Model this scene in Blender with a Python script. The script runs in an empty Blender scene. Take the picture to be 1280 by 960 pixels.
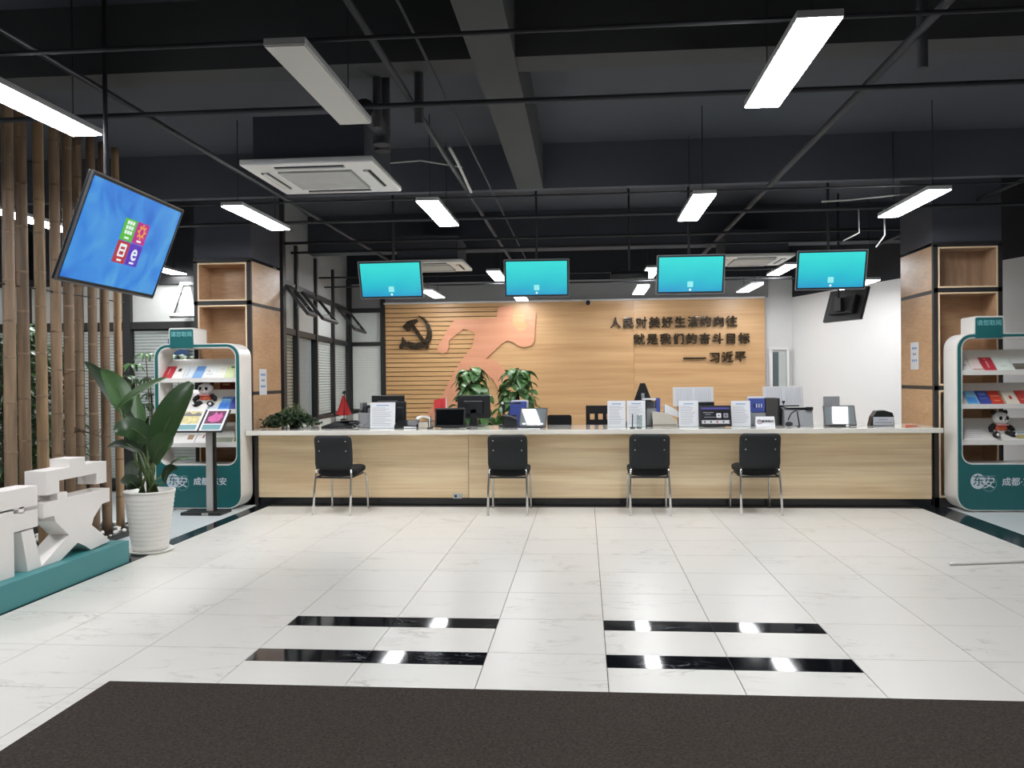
import bpy, bmesh, math, random
from mathutils import Vector, Matrix, Euler
from mathutils.geometry import tessellate_polygon

C = bpy.context.scene.collection
SC = bpy.context.scene
PI = math.pi
rnd = random.Random(7)

# ------------------------------------------------------------------ camera
FPX, YAW, PITCH, ROLL, EYE = 1053.67, .08561641, -.00770529, -.00959916, 1.4
cyw, syw = math.cos(YAW), math.sin(YAW)
FW = Vector((-syw * math.cos(PITCH), cyw * math.cos(PITCH), math.sin(PITCH)))
_r0 = Vector((cyw, syw, 0)); _u0 = _r0.cross(FW)
RT = _r0 * math.cos(ROLL) + _u0 * math.sin(ROLL)
UP = -_r0 * math.sin(ROLL) + _u0 * math.cos(ROLL)
cam = bpy.data.cameras.new('camera'); camo = bpy.data.objects.new('camera', cam); C.objects.link(camo)
cam.sensor_width = 36; cam.lens = FPX / 1280 * 36; cam.clip_start = .05; cam.clip_end = 100
camo.matrix_world = Matrix((
    (RT.x, UP.x, -FW.x, 0), (RT.y, UP.y, -FW.y, 0), (RT.z, UP.z, -FW.z, EYE), (0, 0, 0, 1)))
SC.camera = camo

# ------------------------------------------------------------------ world, exposure
w = bpy.data.worlds.new('world'); SC.world = w; w.use_nodes = True
w.node_tree.nodes['Background'].inputs[0].default_value = (.55, .6, .7, 1)
w.node_tree.nodes['Background'].inputs[1].default_value = .05
SC.view_settings.view_transform = 'Standard'; SC.view_settings.look = 'None'
SC.view_settings.gamma = 1; SC.view_settings.use_curve_mapping = False
EXPO = 1.38
SC.view_settings.exposure = EXPO
LAMP = 22.0          # strength of the ceiling lamp diffusers


def at(px, py, Y):
    """Point of the plane y = Y that the photograph shows at a pixel (used once, to read real positions)."""
    d = FW + RT * ((px - 640) / FPX) - UP * ((py - 480) / FPX)
    return Vector((0, 0, EYE)) + d * (Y / d.y)


# ------------------------------------------------------------------ materials
def lin(c):
    c = c / 255
    return c / 12.92 if c <= .04045 else ((c + .055) / 1.055) ** 2.4


def rgb(c):
    return (lin(c[0]), lin(c[1]), lin(c[2]), 1)


MATS = {}


def new_mat(name):
    m = bpy.data.materials.new(name); m.use_nodes = True
    return m, m.node_tree.nodes, m.node_tree.links, m.node_tree.nodes['Principled BSDF']


def mat(name, c, rough=.5, metal=0, var=.06, scale=12, spec=.5, coat=0, bump=0):
    if name in MATS: return MATS[name]
    m, N, L, b = new_mat(name)
    b.inputs['Roughness'].default_value = rough; b.inputs['Metallic'].default_value = metal
    b.inputs['Specular IOR Level'].default_value = spec; b.inputs['Coat Weight'].default_value = coat
    tc = N.new('ShaderNodeTexCoord'); nz = N.new('ShaderNodeTexNoise'); nz.inputs['Scale'].default_value = scale
    nz.inputs['Detail'].default_value = 4
    L.new(tc.outputs['Object'], nz.inputs['Vector'])
    mx = N.new('ShaderNodeMix'); mx.data_type = 'RGBA'
    L.new(nz.outputs['Fac'], mx.inputs['Factor'])
    k = rgb(c)
    mx.inputs['A'].default_value = tuple(max(0, v * (1 - var)) for v in k[:3]) + (1,)
    mx.inputs['B'].default_value = tuple(min(1, v * (1 + var)) for v in k[:3]) + (1,)
    L.new(mx.outputs['Result'], b.inputs['Base Color'])
    if bump:
        bp = N.new('ShaderNodeBump'); bp.inputs['Strength'].default_value = bump; bp.inputs['Distance'].default_value = .01
        L.new(nz.outputs['Fac'], bp.inputs['Height']); L.new(bp.outputs['Normal'], b.inputs['Normal'])
    MATS[name] = m
    return m


def wood(name, c1, c2, sc=(.7, 3, 11), rough=.45, streak=.5, coat=0):
    if name in MATS: return MATS[name]
    m, N, L, b = new_mat(name)
    b.inputs['Roughness'].default_value = rough; b.inputs['Coat Weight'].default_value = coat; b.inputs['Coat Roughness'].default_value = .25
    tc = N.new('ShaderNodeTexCoord'); oi = N.new('ShaderNodeObjectInfo')
    ad = N.new('ShaderNodeVectorMath'); ad.operation = 'ADD'
    ml = N.new('ShaderNodeMath'); ml.operation = 'MULTIPLY'; ml.inputs[1].default_value = 7
    L.new(oi.outputs['Random'], ml.inputs[0])
    L.new(tc.outputs['Object'], ad.inputs[0]); L.new(ml.outputs[0], ad.inputs[1])
    mp = N.new('ShaderNodeMapping'); mp.inputs['Scale'].default_value = sc
    L.new(ad.outputs[0], mp.inputs['Vector'])
    n1 = N.new('ShaderNodeTexNoise'); n1.inputs['Scale'].default_value = 1; n1.inputs['Detail'].default_value = 6
    n1.inputs['Distortion'].default_value = .4
    mp2 = N.new('ShaderNodeMapping'); mp2.inputs['Scale'].default_value = (sc[0] * 2.2, sc[1] * 3, sc[2] * 6)
    L.new(ad.outputs[0], mp2.inputs['Vector'])
    n2 = N.new('ShaderNodeTexNoise'); n2.inputs['Scale'].default_value = 1; n2.inputs['Detail'].default_value = 4
    L.new(mp.outputs[0], n1.inputs['Vector']); L.new(mp2.outputs[0], n2.inputs['Vector'])
    mm = N.new('ShaderNodeMix'); mm.inputs['Factor'].default_value = streak
    L.new(n1.outputs['Fac'], mm.inputs['A']); L.new(n2.outputs['Fac'], mm.inputs['B'])
    cr = N.new('ShaderNodeValToRGB')
    cr.color_ramp.elements[0].position = .36; cr.color_ramp.elements[1].position = .64
    cr.color_ramp.elements[0].color = rgb(c2); cr.color_ramp.elements[1].color = rgb(c1)
    L.new(mm.outputs['Result'], cr.inputs['Fac']); L.new(cr.outputs['Color'], b.inputs['Base Color'])
    MATS[name] = m
    return m


def emis(name, c, s):
    if name in MATS: return MATS[name]
    m, N, L, b = new_mat(name)
    b.inputs['Base Color'].default_value = rgb(c) if s > 5 else tuple(v * .05 for v in rgb(c)[:3]) + (1,); b.inputs['Emission Color'].default_value = rgb(c)
    b.inputs['Emission Strength'].default_value = s if s > 5 else s / 2 ** EXPO; b.inputs['Roughness'].default_value = .3
    MATS[name] = m
    return m


def marble(name, base, vein, rough, coat, amount, vs=1.6, spec=.5):
    m, N, L, b = new_mat(name)
    g = N.new('ShaderNodeNewGeometry'); oi = N.new('ShaderNodeObjectInfo')
    ml = N.new('ShaderNodeMath'); ml.operation = 'MULTIPLY'; ml.inputs[1].default_value = 40
    L.new(oi.outputs['Random'], ml.inputs[0])
    ad = N.new('ShaderNodeVectorMath'); ad.operation = 'ADD'
    L.new(g.outputs['Position'], ad.inputs[0]); L.new(ml.outputs[0], ad.inputs[1])
    mp = N.new('ShaderNodeMapping'); mp.inputs['Rotation'].default_value = (0, 0, .45); mp.inputs['Scale'].default_value = (1, 3, 1)
    L.new(ad.outputs[0], mp.inputs['Vector'])
    nz = N.new('ShaderNodeTexNoise'); nz.inputs['Scale'].default_value = vs; nz.inputs['Detail'].default_value = 7
    nz.inputs['Roughness'].default_value = .6; nz.inputs['Distortion'].default_value = .8
    L.new(mp.outputs[0], nz.inputs['Vector'])
    sb = N.new('ShaderNodeMath'); sb.operation = 'SUBTRACT'; sb.inputs[1].default_value = .5
    L.new(nz.outputs['Fac'], sb.inputs[0])
    ab = N.new('ShaderNodeMath'); ab.operation = 'ABSOLUTE'; L.new(sb.outputs[0], ab.inputs[0])
    cr = N.new('ShaderNodeValToRGB'); cr.color_ramp.elements[0].position = 0; cr.color_ramp.elements[1].position = .022
    cr.color_ramp.elements[0].color = (1, 1, 1, 1); cr.color_ramp.elements[1].color = (0, 0, 0, 1)
    L.new(ab.outputs[0], cr.inputs['Fac'])
    n2 = N.new('ShaderNodeTexNoise'); n2.inputs['Scale'].default_value = 2.3; L.new(ad.outputs[0], n2.inputs['Vector'])
    c2 = N.new('ShaderNodeValToRGB'); c2.color_ramp.elements[0].position = .5; c2.color_ramp.elements[1].position = .68
    L.new(n2.outputs['Fac'], c2.inputs['Fac'])
    mu = N.new('ShaderNodeMath'); mu.operation = 'MULTIPLY'; L.new(cr.outputs['Color'], mu.inputs[0]); L.new(c2.outputs['Color'], mu.inputs[1])
    m2 = N.new('ShaderNodeMath'); m2.operation = 'MULTIPLY'; m2.inputs[1].default_value = amount; L.new(mu.outputs[0], m2.inputs[0])
    mx = N.new('ShaderNodeMix'); mx.data_type = 'RGBA'
    mx.inputs['A'].default_value = rgb(base); mx.inputs['B'].default_value = rgb(vein)
    L.new(m2.outputs[0], mx.inputs['Factor']); L.new(mx.outputs['Result'], b.inputs['Base Color'])
    b.inputs['Roughness'].default_value = rough; b.inputs['Coat Weight'].default_value = coat; b.inputs['Coat Roughness'].default_value = .08
    b.inputs['Specular IOR Level'].default_value = spec
    MATS[name] = m
    return m


def screen_cyan():
    m, N, L, b = new_mat('screen_cyan')
    tc = N.new('ShaderNodeTexCoord'); sx = N.new('ShaderNodeSeparateXYZ'); L.new(tc.outputs['Generated'], sx.inputs[0])
    nz = N.new('ShaderNodeTexNoise'); nz.inputs['Scale'].default_value = 2; L.new(tc.outputs['Generated'], nz.inputs['Vector'])
    ad = N.new('ShaderNodeMath'); ad.operation = 'MULTIPLY_ADD'; ad.inputs[1].default_value = .35
    L.new(nz.outputs['Fac'], ad.inputs[0]); L.new(sx.outputs['Z'], ad.inputs[2])
    cr = N.new('ShaderNodeValToRGB'); e = cr.color_ramp.elements
    e[0].position = .12; e[0].color = rgb((35, 150, 205)); e[1].position = 1.0; e[1].color = rgb((55, 222, 218))
    n = cr.color_ramp.elements.new(.55); n.color = rgb((38, 196, 212))
    L.new(ad.outputs[0], cr.inputs['Fac']); L.new(cr.outputs['Color'], b.inputs['Emission Color'])
    b.inputs['Base Color'].default_value = (.005, .01, .012, 1); b.inputs['Emission Strength'].default_value = .95 / 2 ** EXPO
    b.inputs['Roughness'].default_value = .25
    MATS['screen_cyan'] = m
    return m


def screen_blue():
    m, N, L, b = new_mat('screen_blue')
    tc = N.new('ShaderNodeTexCoord')
    vo = N.new('ShaderNodeTexNoise'); vo.inputs['Scale'].default_value = 3.2; vo.inputs['Detail'].default_value = 5; vo.inputs['Distortion'].default_value = 1.5
    L.new(tc.outputs['Object'], vo.inputs['Vector'])
    cr = N.new('ShaderNodeValToRGB'); e = cr.color_ramp.elements
    e[0].position = .33; e[0].color = rgb((25, 105, 205)); e[1].position = .68; e[1].color = rgb((75, 160, 222))
    n = e.new(.5); n.color = rgb((48, 136, 222))
    L.new(vo.outputs['Fac'], cr.inputs['Fac']); L.new(cr.outputs['Color'], b.inputs['Emission Color'])
    b.inputs['Base Color'].default_value = (.005, .008, .015, 1); b.inputs['Emission Strength'].default_value = .95 / 2 ** EXPO
    b.inputs['Roughness'].default_value = .3
    MATS['screen_blue'] = m
    return m


def glass(name='pane_glass', tint=(246, 248, 248), mixf=.07):
    if name in MATS: return MATS[name]
    m = bpy.data.materials.new(name); m.use_nodes = True; N = m.node_tree.nodes; L = m.node_tree.links; N.clear()
    o = N.new('ShaderNodeOutputMaterial'); t = N.new('ShaderNodeBsdfTransparent'); g = N.new('ShaderNodeBsdfGlossy')
    t.inputs[0].default_value = rgb(tint); g.inputs['Roughness'].default_value = .03
    mx = N.new('ShaderNodeMixShader'); mx.inputs[0].default_value = mixf
    L.new(t.outputs[0], mx.inputs[1]); L.new(g.outputs[0], mx.inputs[2]); L.new(mx.outputs[0], o.inputs[0])
    MATS[name] = m
    return m


def bamboo_mat(name, c):
    m, N, L, b = new_mat(name)
    tc = N.new('ShaderNodeTexCoord'); mp = N.new('ShaderNodeMapping'); mp.inputs['Scale'].default_value = (14, 14, 1.2)
    oi = N.new('ShaderNodeObjectInfo'); ad = N.new('ShaderNodeVectorMath'); ad.operation = 'ADD'
    ml = N.new('ShaderNodeMath'); ml.operation = 'MULTIPLY'; ml.inputs[1].default_value = 9; L.new(oi.outputs['Random'], ml.inputs[0])
    L.new(tc.outputs['Object'], ad.inputs[0]); L.new(ml.outputs[0], ad.inputs[1]); L.new(ad.outputs[0], mp.inputs['Vector'])
    nz = N.new('ShaderNodeTexNoise'); nz.inputs['Scale'].default_value = 1.3; nz.inputs['Detail'].default_value = 6
    L.new(mp.outputs[0], nz.inputs['Vector'])
    cr = N.new('ShaderNodeValToRGB'); cr.color_ramp.elements[0].position = .3; cr.color_ramp.elements[1].position = .72
    cr.color_ramp.elements[0].color = rgb([v * .72 for v in c]); cr.color_ramp.elements[1].color = rgb([min(255, v * 1.12) for v in c])
    L.new(nz.outputs['Fac'], cr.inputs['Fac']); L.new(cr.outputs['Color'], b.inputs['Base Color']); b.inputs['Roughness'].default_value = .5
    MATS[name] = m
    return m


M_TILE = marble('marble_white', (227, 223, 215), (150, 138, 126), .3, 0, .5)
M_TILE_B = marble('marble_black', (14, 16, 20), (150, 152, 158), .06, 0, .55, 5)
M_TILE_D = marble('granite_border', (30, 33, 36), (105, 112, 115), .12, 0, .6, 7)
M_GROUT = mat('grout', (96, 88, 80), .9)
M_FLOOR2 = mat('floor_side', (214, 219, 219), .25, var=.03, scale=2)
M_WHITE = mat('white_paint', (222, 220, 217), .6, var=.015, scale=3)
M_GREYWALL = mat('grey_wall', (160, 160, 158), .7, var=.03, scale=3)
M_BLACKWALL = mat('black_wall', (33, 35, 40), .85, var=.1, scale=2)
M_CEIL = mat('black_ceiling', (66, 69, 77), .8, var=.12, scale=1.5)
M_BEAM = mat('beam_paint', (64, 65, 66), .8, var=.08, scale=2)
M_PIPE = mat('pipe_black', (46, 47, 52), .7, var=.1)
M_WWALL = wood('wood_wall', (212, 171, 124), (190, 146, 99), (.45, 2, 9), .38, .4, .15)
M_SLAT = wood('wood_slat', (214, 172, 120), (193, 148, 98), (.5, 2, 9), .42, .45)
M_GROOVE = mat('groove_dark', (96, 66, 40), .8)
M_RELIEF = wood('relief_pink', (218, 156, 122), (206, 140, 106), (.5, 2, 12), .45, .5)
M_COUNTER = wood('wood_counter', (246, 226, 188), (218, 188, 146), (.55, 2, 9), .42, .35)
M_PILLAR = wood('wood_pillar', (200, 163, 126), (178, 141, 106), (3, 3, 9), .3, .5, .25)
M_PILLARV = wood('wood_pillar_upright', (186, 155, 126), (160, 130, 104), (12, 12, .9), .4, .5)
M_PEDGE = mat('wood_edge', (222, 196, 162), .5)
M_DARKFRAME = mat('dark_frame', (38, 37, 37), .5)
M_PLINTH = mat('plinth_black', (28, 30, 33), .22)
M_TOP = mat('counter_top_white', (226, 222, 212), .12, var=.03, scale=5, coat=.3)
M_DARKTOP = mat('counter_glass_grey', (150, 150, 148), .08)
M_MAT = mat('mat_fibre', (57, 51, 46), .95, var=1.6, scale=85, spec=.1, bump=.9)
M_LAMP = emis('lamp_diffuser', (249, 251, 255), LAMP)
M_LAMP_DIM = emis('lamp_diffuser_dim', (249, 251, 255), LAMP * .5)
M_LAMP_OFF = mat('lamp_diffuser_off', (214, 212, 206), .5, var=.01)
M_LFRAME = mat('lamp_frame', (205, 205, 205), .4)
M_BLACK = mat('black_plastic', (20, 21, 23), .4)
M_MESH = mat('chair_black', (22, 25, 27), .75, var=.2, scale=60)
M_SEAT = mat('seat_fabric', (17, 17, 19), .9, var=.3, scale=120)
M_CHROME = mat('chrome', (205, 205, 205), .18, 1, var=.02)
M_STEEL = mat('brushed_steel', (182, 180, 176), .3, .85, var=.04)
M_ACW = mat('ac_white', (236, 235, 231), .4, var=.01)
M_ACG = mat('ac_grille', (168, 168, 164), .5)
M_DARK = mat('dark_slot', (38, 38, 40), .7)
M_TEAL = mat('teal_panel', (28, 97, 98), .35, var=.03)
M_TEALBASE = mat('teal_base', (66, 136, 138), .45, var=.03, scale=4)
M_RACK = mat('rack_white', (226, 223, 217), .3, var=.01, coat=.2)
M_LETTER = mat('letter_white', (232, 227, 222), .5, var=.01)
M_POT = mat('pot_ceramic', (226, 223, 216), .35, var=.02)
M_SOIL = mat('soil', (58, 44, 34), .95, var=.4, scale=60)
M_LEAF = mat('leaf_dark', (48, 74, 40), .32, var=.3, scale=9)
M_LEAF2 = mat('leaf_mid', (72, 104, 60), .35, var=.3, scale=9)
M_LEAF3 = mat('leaf_deep', (36, 54, 32), .45, var=.4, scale=10)  # deepest of the leaf greens
M_POTHOS = mat('leaf_pothos', (84, 124, 70), .35, var=.45, scale=22)
M_STEM = mat('stem_green', (78, 98, 54), .5, var=.2)
M_TWIG = mat('twig_brown', (88, 70, 48), .8, var=.2)
M_BRONZE = mat('bronze_gloss', (58, 47, 33), .2, .25, var=.2, scale=20, coat=.6)
M_PAPER = mat('paper', (218, 219, 222), .6, var=.02)
M_INK = mat('ink_grey', (150, 152, 158), .7)
M_INKB = mat('ink_blue', (110, 150, 190), .7)
M_ACRYL = glass('acrylic', (240, 244, 244), .1)
M_GLASS = glass()
M_GREYP = mat('grey_plastic', (142, 144, 146), .45)
M_BEIGE = mat('beige_plastic', (186, 180, 168), .45)
M_BLUE = mat('file_blue', (62, 78, 150), .5)
M_RED = mat('flag_red', (208, 56, 58), .65)
M_BLIND = mat('blind_slat', (236, 236, 230), .5, var=.03)
M_BLINDG = mat('blind_grey', (150, 152, 152), .55, var=.03)
M_BLINDB = mat('blind_beige', (214, 206, 186), .55, var=.03)
M_CURT = mat('curtain_grey', (190, 192, 192), .8)
M_NIGHT = mat('night_glass', (30, 34, 38), .05)
M_SCR = screen_cyan()
M_SCRB = screen_blue()
M_SCROFF = mat('screen_off', (12, 13, 15), .06, coat=.5)
M_ICONW = emis('icon_white', (235, 250, 250), .9)


# ------------------------------------------------------------------ mesh helpers
class MB:
    def __init__(self): self.b = bmesh.new()

    def _tf(self, vs, mtx):
        if mtx is not None: bmesh.ops.transform(self.b, matrix=mtx, verts=vs)

    def box(self, lo, hi, bev=0, mtx=None, seg=2):
        lo, hi = Vector(lo), Vector(hi)
        r = bmesh.ops.create_cube(self.b, size=1)
        vs = r['verts']; c = (lo + hi) / 2; s = hi - lo
        for v in vs: v.co = Vector((v.co.x * s.x, v.co.y * s.y, v.co.z * s.z)) + c
        if bev:
            es = list({e for v in vs for e in v.link_edges})
            r2 = bmesh.ops.bevel(self.b, geom=es, offset=bev, segments=seg, affect='EDGES', profile=.5)
            vs = list({v for f in r2['faces'] for v in f.verts} | {v for v in vs if v.is_valid})
        self._tf(vs, mtx)
        return self

    def tube(self, pts, r, seg=10, caps=True):
        pts = [Vector(p) for p in pts]
        rs = r if isinstance(r, (list, tuple)) else [r] * len(pts)
        rings = []; n = None
        for i, p in enumerate(pts):
            t = (pts[min(i + 1, len(pts) - 1)] - pts[max(i - 1, 0)]).normalized()
            if n is None:
                n = t.orthogonal().normalized()
            else:
                n = (n - t * n.dot(t)).normalized()
            bn = t.cross(n)
            rings.append([self.b.verts.new(p + (n * math.cos(2 * PI * k / seg) + bn * math.sin(2 * PI * k / seg)) * rs[i]) for k in range(seg)])
        for a, c in zip(rings, rings[1:]):
            for k in range(seg):
                self.b.faces.new((a[k], a[(k + 1) % seg], c[(k + 1) % seg], c[k])).smooth = True
        if caps:
            self.b.faces.new(rings[0][::-1]); self.b.faces.new(rings[-1])
        return self

    def lathe(self, prof, seg=32, c=(0, 0, 0)):
        c = Vector(c); rings = []
        for r, z in prof:
            rings.append([self.b.verts.new(c + Vector((r * math.cos(2 * PI * k / seg), r * math.sin(2 * PI * k / seg), z))) for k in range(seg)])
        for a, d in zip(rings, rings[1:]):
            for k in range(seg):
                self.b.faces.new((a[k], a[(k + 1) % seg], d[(k + 1) % seg], d[k])).smooth = True
        if prof[0][0] > 1e-4: self.b.faces.new(rings[0][::-1])
        if prof[-1][0] > 1e-4: self.b.faces.new(rings[-1])
        return self

    def prism(self, pts, d, mtx=None):
        """pts: 3D loop; d: extrusion vector."""
        d = Vector(d)
        a = [self.b.verts.new(Vector(p)) for p in pts]; c = [self.b.verts.new(Vector(p) + d) for p in pts]
        n = len(pts)
        for tri in tessellate_polygon([[Vector(p) for p in pts]]):
            self.b.faces.new([a[q] for q in tri]); self.b.faces.new([c[q] for q in reversed(tri)])
        for k in range(n): self.b.faces.new((a[k], c[k], c[(k + 1) % n], a[(k + 1) % n]))
        self._tf(a + c, mtx)
        return self

    def ring(self, o, i, d):
        """frame between two loops of equal count, extruded by d."""
        d = Vector(d); n = len(o)
        O = [self.b.verts.new(Vector(p)) for p in o]; I = [self.b.verts.new(Vector(p)) for p in i]
        O2 = [self.b.verts.new(Vector(p) + d) for p in o]; I2 = [self.b.verts.new(Vector(p) + d) for p in i]
        for k in range(n):
            j = (k + 1) % n
            self.b.faces.new((O[k], O[j], I[j], I[k])); self.b.faces.new((O2[k], I2[k], I2[j], O2[j]))
            self.b.faces.new((O[k], O2[k], O2[j], O[j])); self.b.faces.new((I[k], I[j], I2[j], I2[k]))
        return self

    def ball(self, c, r, sc=(1, 1, 1), sub=2):
        q = bmesh.ops.create_icosphere(self.b, subdivisions=sub, radius=1)
        for v in q['verts']:
            v.co = Vector((v.co.x * r * sc[0], v.co.y * r * sc[1], v.co.z * r * sc[2])) + Vector(c)
            for f in v.link_faces: f.smooth = True
        return self

    def grid(self, P, thick=None):
        """P[i][j] points -> surface; optional thickness vector function is skipped."""
        V = [[self.b.verts.new(Vector(p)) for p in row] for row in P]
        for i in range(len(V) - 1):
            for j in range(len(V[0]) - 1):
                self.b.faces.new((V[i][j], V[i + 1][j], V[i + 1][j + 1], V[i][j + 1])).smooth = True
        return self

    def mesh(self, name, m):
        bmesh.ops.recalc_face_normals(self.b, faces=self.b.faces)
        me = bpy.data.meshes.new(name); self.b.to_mesh(me); self.b.free()
        me.materials.append(m)
        return me

    def build(self, name, m, parent=None, loc=(0, 0, 0), rot=(0, 0, 0)):
        return link(name, self.mesh(name, m), parent, loc, rot)


def link(name, data, parent=None, loc=(0, 0, 0), rot=(0, 0, 0)):
    o = bpy.data.objects.new(name, data); C.objects.link(o)
    o.parent = parent; o.location = loc; o.rotation_euler = rot
    return o


def tag(o, label=None, cat=None, group=None, kind=None):
    if label: o['label'] = label
    if cat: o['category'] = cat
    if group: o['group'] = group
    if kind: o['kind'] = kind
    return o


def thing(name, label, cat, loc=(0, 0, 0), rz=0, group=None):
    return tag(link(name, None, None, loc, (0, 0, rz)), label, cat, group)


def struct(name, mb, m, label=None, parent=None):
    o = mb.build(name, m, parent)
    if parent is None: o['kind'] = 'structure'
    if label: o['label'] = label
    return o


def kids(o): return list(o.children)


def copy_tree(o, parent=None):
    c = o.copy(); C.objects.link(c); c.parent = parent
    for ch in kids(o): copy_tree(ch, c)
    return c


def bx(lo, hi, bev=0): return MB().box(lo, hi, bev)


def rrect(cx, cz, w_, h_, r, y=0, seg=6):
    out = []
    for sx, sz, a0 in ((1, 1, 0), (-1, 1, 90), (-1, -1, 180), (1, -1, 270)):
        for k in range(seg + 1):
            a = math.radians(a0 + 90 * k / seg)
            out.append((cx + sx * (w_ / 2 - r) + r * math.cos(a), y, cz + sz * (h_ / 2 - r) + r * math.sin(a)))
    return out


def text_mesh(s, size, depth, bold=0):
    cu = bpy.data.curves.new('lettering', 'FONT'); cu.body = s; cu.size = size; cu.extrude = depth; cu.offset = bold
    cu.align_x = 'CENTER'; cu.align_y = 'CENTER'; cu.resolution_u = 3
    t = bpy.data.objects.new('lettering', cu); C.objects.link(t)
    bpy.context.view_layer.update()
    me = bpy.data.meshes.new_from_object(t.evaluated_get(bpy.context.evaluated_depsgraph_get()))
    C.objects.unlink(t); bpy.data.objects.remove(t); bpy.data.curves.remove(cu)
    return me


def text(s, size, depth, m, name, parent, loc, rot=(PI / 2, 0, 0), bold=0):
    me = text_mesh(s, size, depth)
    if bold:      # heavier strokes: the same glyph a few times, shifted sideways
        b = bmesh.new()
        for k, (dx, dz) in enumerate(((0, 0), (1, 0), (-1, 0), (0, 1), (0, -1))):
            n0 = len(b.verts); b.from_mesh(me); b.verts.ensure_lookup_table()
            for v in b.verts[n0:]: v.co += Vector((dx * bold, dz * bold * .8, -k * depth * .02))
        b.to_mesh(me); b.free()
    me.materials.clear(); me.materials.append(m)
    return link(name, me, parent, loc, rot)


def pad(W, H, r, T, bend, nx=12, nz=12):
    """rounded slab in XZ (thickness along Y) bent by bend(x,z)->y offset; returns MB."""
    mb = MB()

    def mp(u, v):
        x, z = u * W / 2, v * H / 2
        ax, az = abs(x) - (W / 2 - r), abs(z) - (H / 2 - r)
        if ax > 0 and az > 0:
            k = max(ax, az) / math.hypot(ax, az)
            x = math.copysign(W / 2 - r + ax * k, x); z = math.copysign(H / 2 - r + az * k, z)
        return x, z
    us = [-1 + 2 * i / nx for i in range(nx + 1)]; vs = [-1 + 2 * j / nz for j in range(nz + 1)]
    lay = []
    for sgn in (-1, 1):
        rows = []
        for u in us:
            row = []
            for v in vs:
                x, z = mp(u, v)
                edge = max(abs(u), abs(v)); t = T / 2 * (1 if edge < .999 else .45)
                row.append(mb.b.verts.new((x, bend(x, z) + sgn * t, z)))
            rows.append(row)
        lay.append(rows)
    for sgn, rows in zip((-1, 1), lay):
        for i in range(nx):
            for j in range(nz):
                mb.b.faces.new((rows[i][j], rows[i + 1][j], rows[i + 1][j + 1], rows[i][j + 1])).smooth = True
    rim = [(i, 0) for i in range(nx)] + [(nx, j) for j in range(nz)] + [(i, nz) for i in range(nx, 0, -1)] + [(0, j) for j in range(nz, 0, -1)]
    for k in range(len(rim)):
        a, b_ = rim[k], rim[(k + 1) % len(rim)]
        mb.b.faces.new((lay[0][a[0]][a[1]], lay[0][b_[0]][b_[1]], lay[1][b_[0]][b_[1]], lay[1][a[0]][a[1]])).smooth = True
    return mb


def leaf_into(mb, p0, pc, p1, width, face, fold=.25, n=8, shape=1.0, rnd=False):
    """one leaf: midrib bezier p0-pc-p1, blade spread across it, V-folded; face = direction its upper side looks."""
    p0, pc, p1, face = Vector(p0), Vector(pc), Vector(p1), Vector(face).normalized()
    P = []
    for i in range(n + 1):
        t = i / n
        c = p0 * (1 - t) ** 2 + pc * 2 * t * (1 - t) + p1 * t * t
        tg = ((pc - p0) * (1 - t) + (p1 - pc) * t).normalized()
        s = tg.cross(face)
        s = s.normalized() if s.length > 1e-4 else tg.orthogonal().normalized()
        nn = s.cross(tg)
        wd = width / 2 * max(0.03, math.sin(PI * min(1, t ** (.75 / shape) * .97 + .015)) ** .7)
        if rnd: wd = width / 2 * max(.03, math.sin(PI * min(1, t ** .92 * .985 + .01))) ** .42
        P.append([c + s * wd * k + nn * (abs(k) * wd * fold) for k in (-1, -.5, 0, .5, 1)])
    mb.grid(P)
    return mb


# ------------------------------------------------------------------ the setting
TS, TX0, TY0, BD = .6, -1.7035, 4.8578, .1907
floor = struct('floor', bx((-11, -3.5, -.12), (9, 15.2, -.006)), M_GROUT)
TILE_ME = {}


def tile(x0, x1, y0, y1, m, name):
    key = (round(x1 - x0, 3), round(y1 - y0, 3), m.name)
    if key not in TILE_ME:
        g = .0022
        TILE_ME[key] = MB().box((g, g, -.006), (x1 - x0 - g, y1 - y0 - g, 0)).mesh(name, m)
    link(name, TILE_ME[key], floor, (x0, y0, 0))


XL, XR = TX0 - 3 * TS, 3.483
for j in range(-3, 8):
    yt = TY0 + j * TS; yb = yt - TS
    for i in range(-3, 9):
        x0 = TX0 + i * TS; x1 = min(x0 + TS, XR)
        if x1 - x0 < .05: continue
        if j in (0, -1) and i in (0, 1, 3, 4):
            tile(x0, x1, yt - BD, yt, M_TILE_B, 'black_tile'); tile(x0, x1, yb, yt - BD, M_TILE, 'floor_tile')
        else:
            tile(x0, x1, yb, min(yt, 9.15), M_TILE, 'floor_tile')
for k in range(8):     # dark border strips along both sides
    y0 = 2.458 + k * .84
    tile(XL - .15, XL, y0, y0 + .84, M_TILE_D, 'border_tile')
    tile(XR, XR + .28, y0, y0 + .84, M_TILE_D, 'border_tile')
struct('trim_1', bx((-10.9, 2, -.006), (XL - .15, 10.2, 0)), M_FLOOR2, 'pale side floor outside the dark border on the bamboo side')
struct('trim_2', bx((XR + .28, 2, -.006), (9, 15.1, 0)), M_FLOOR2, 'pale side floor beyond the dark border behind the brochure racks')
struct('trim_3', bx((-4.3, 9.2, -.006), (XR + .28, 15.1, 0)), M_FLOOR2, 'floor of the staff area behind the counter')

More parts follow.
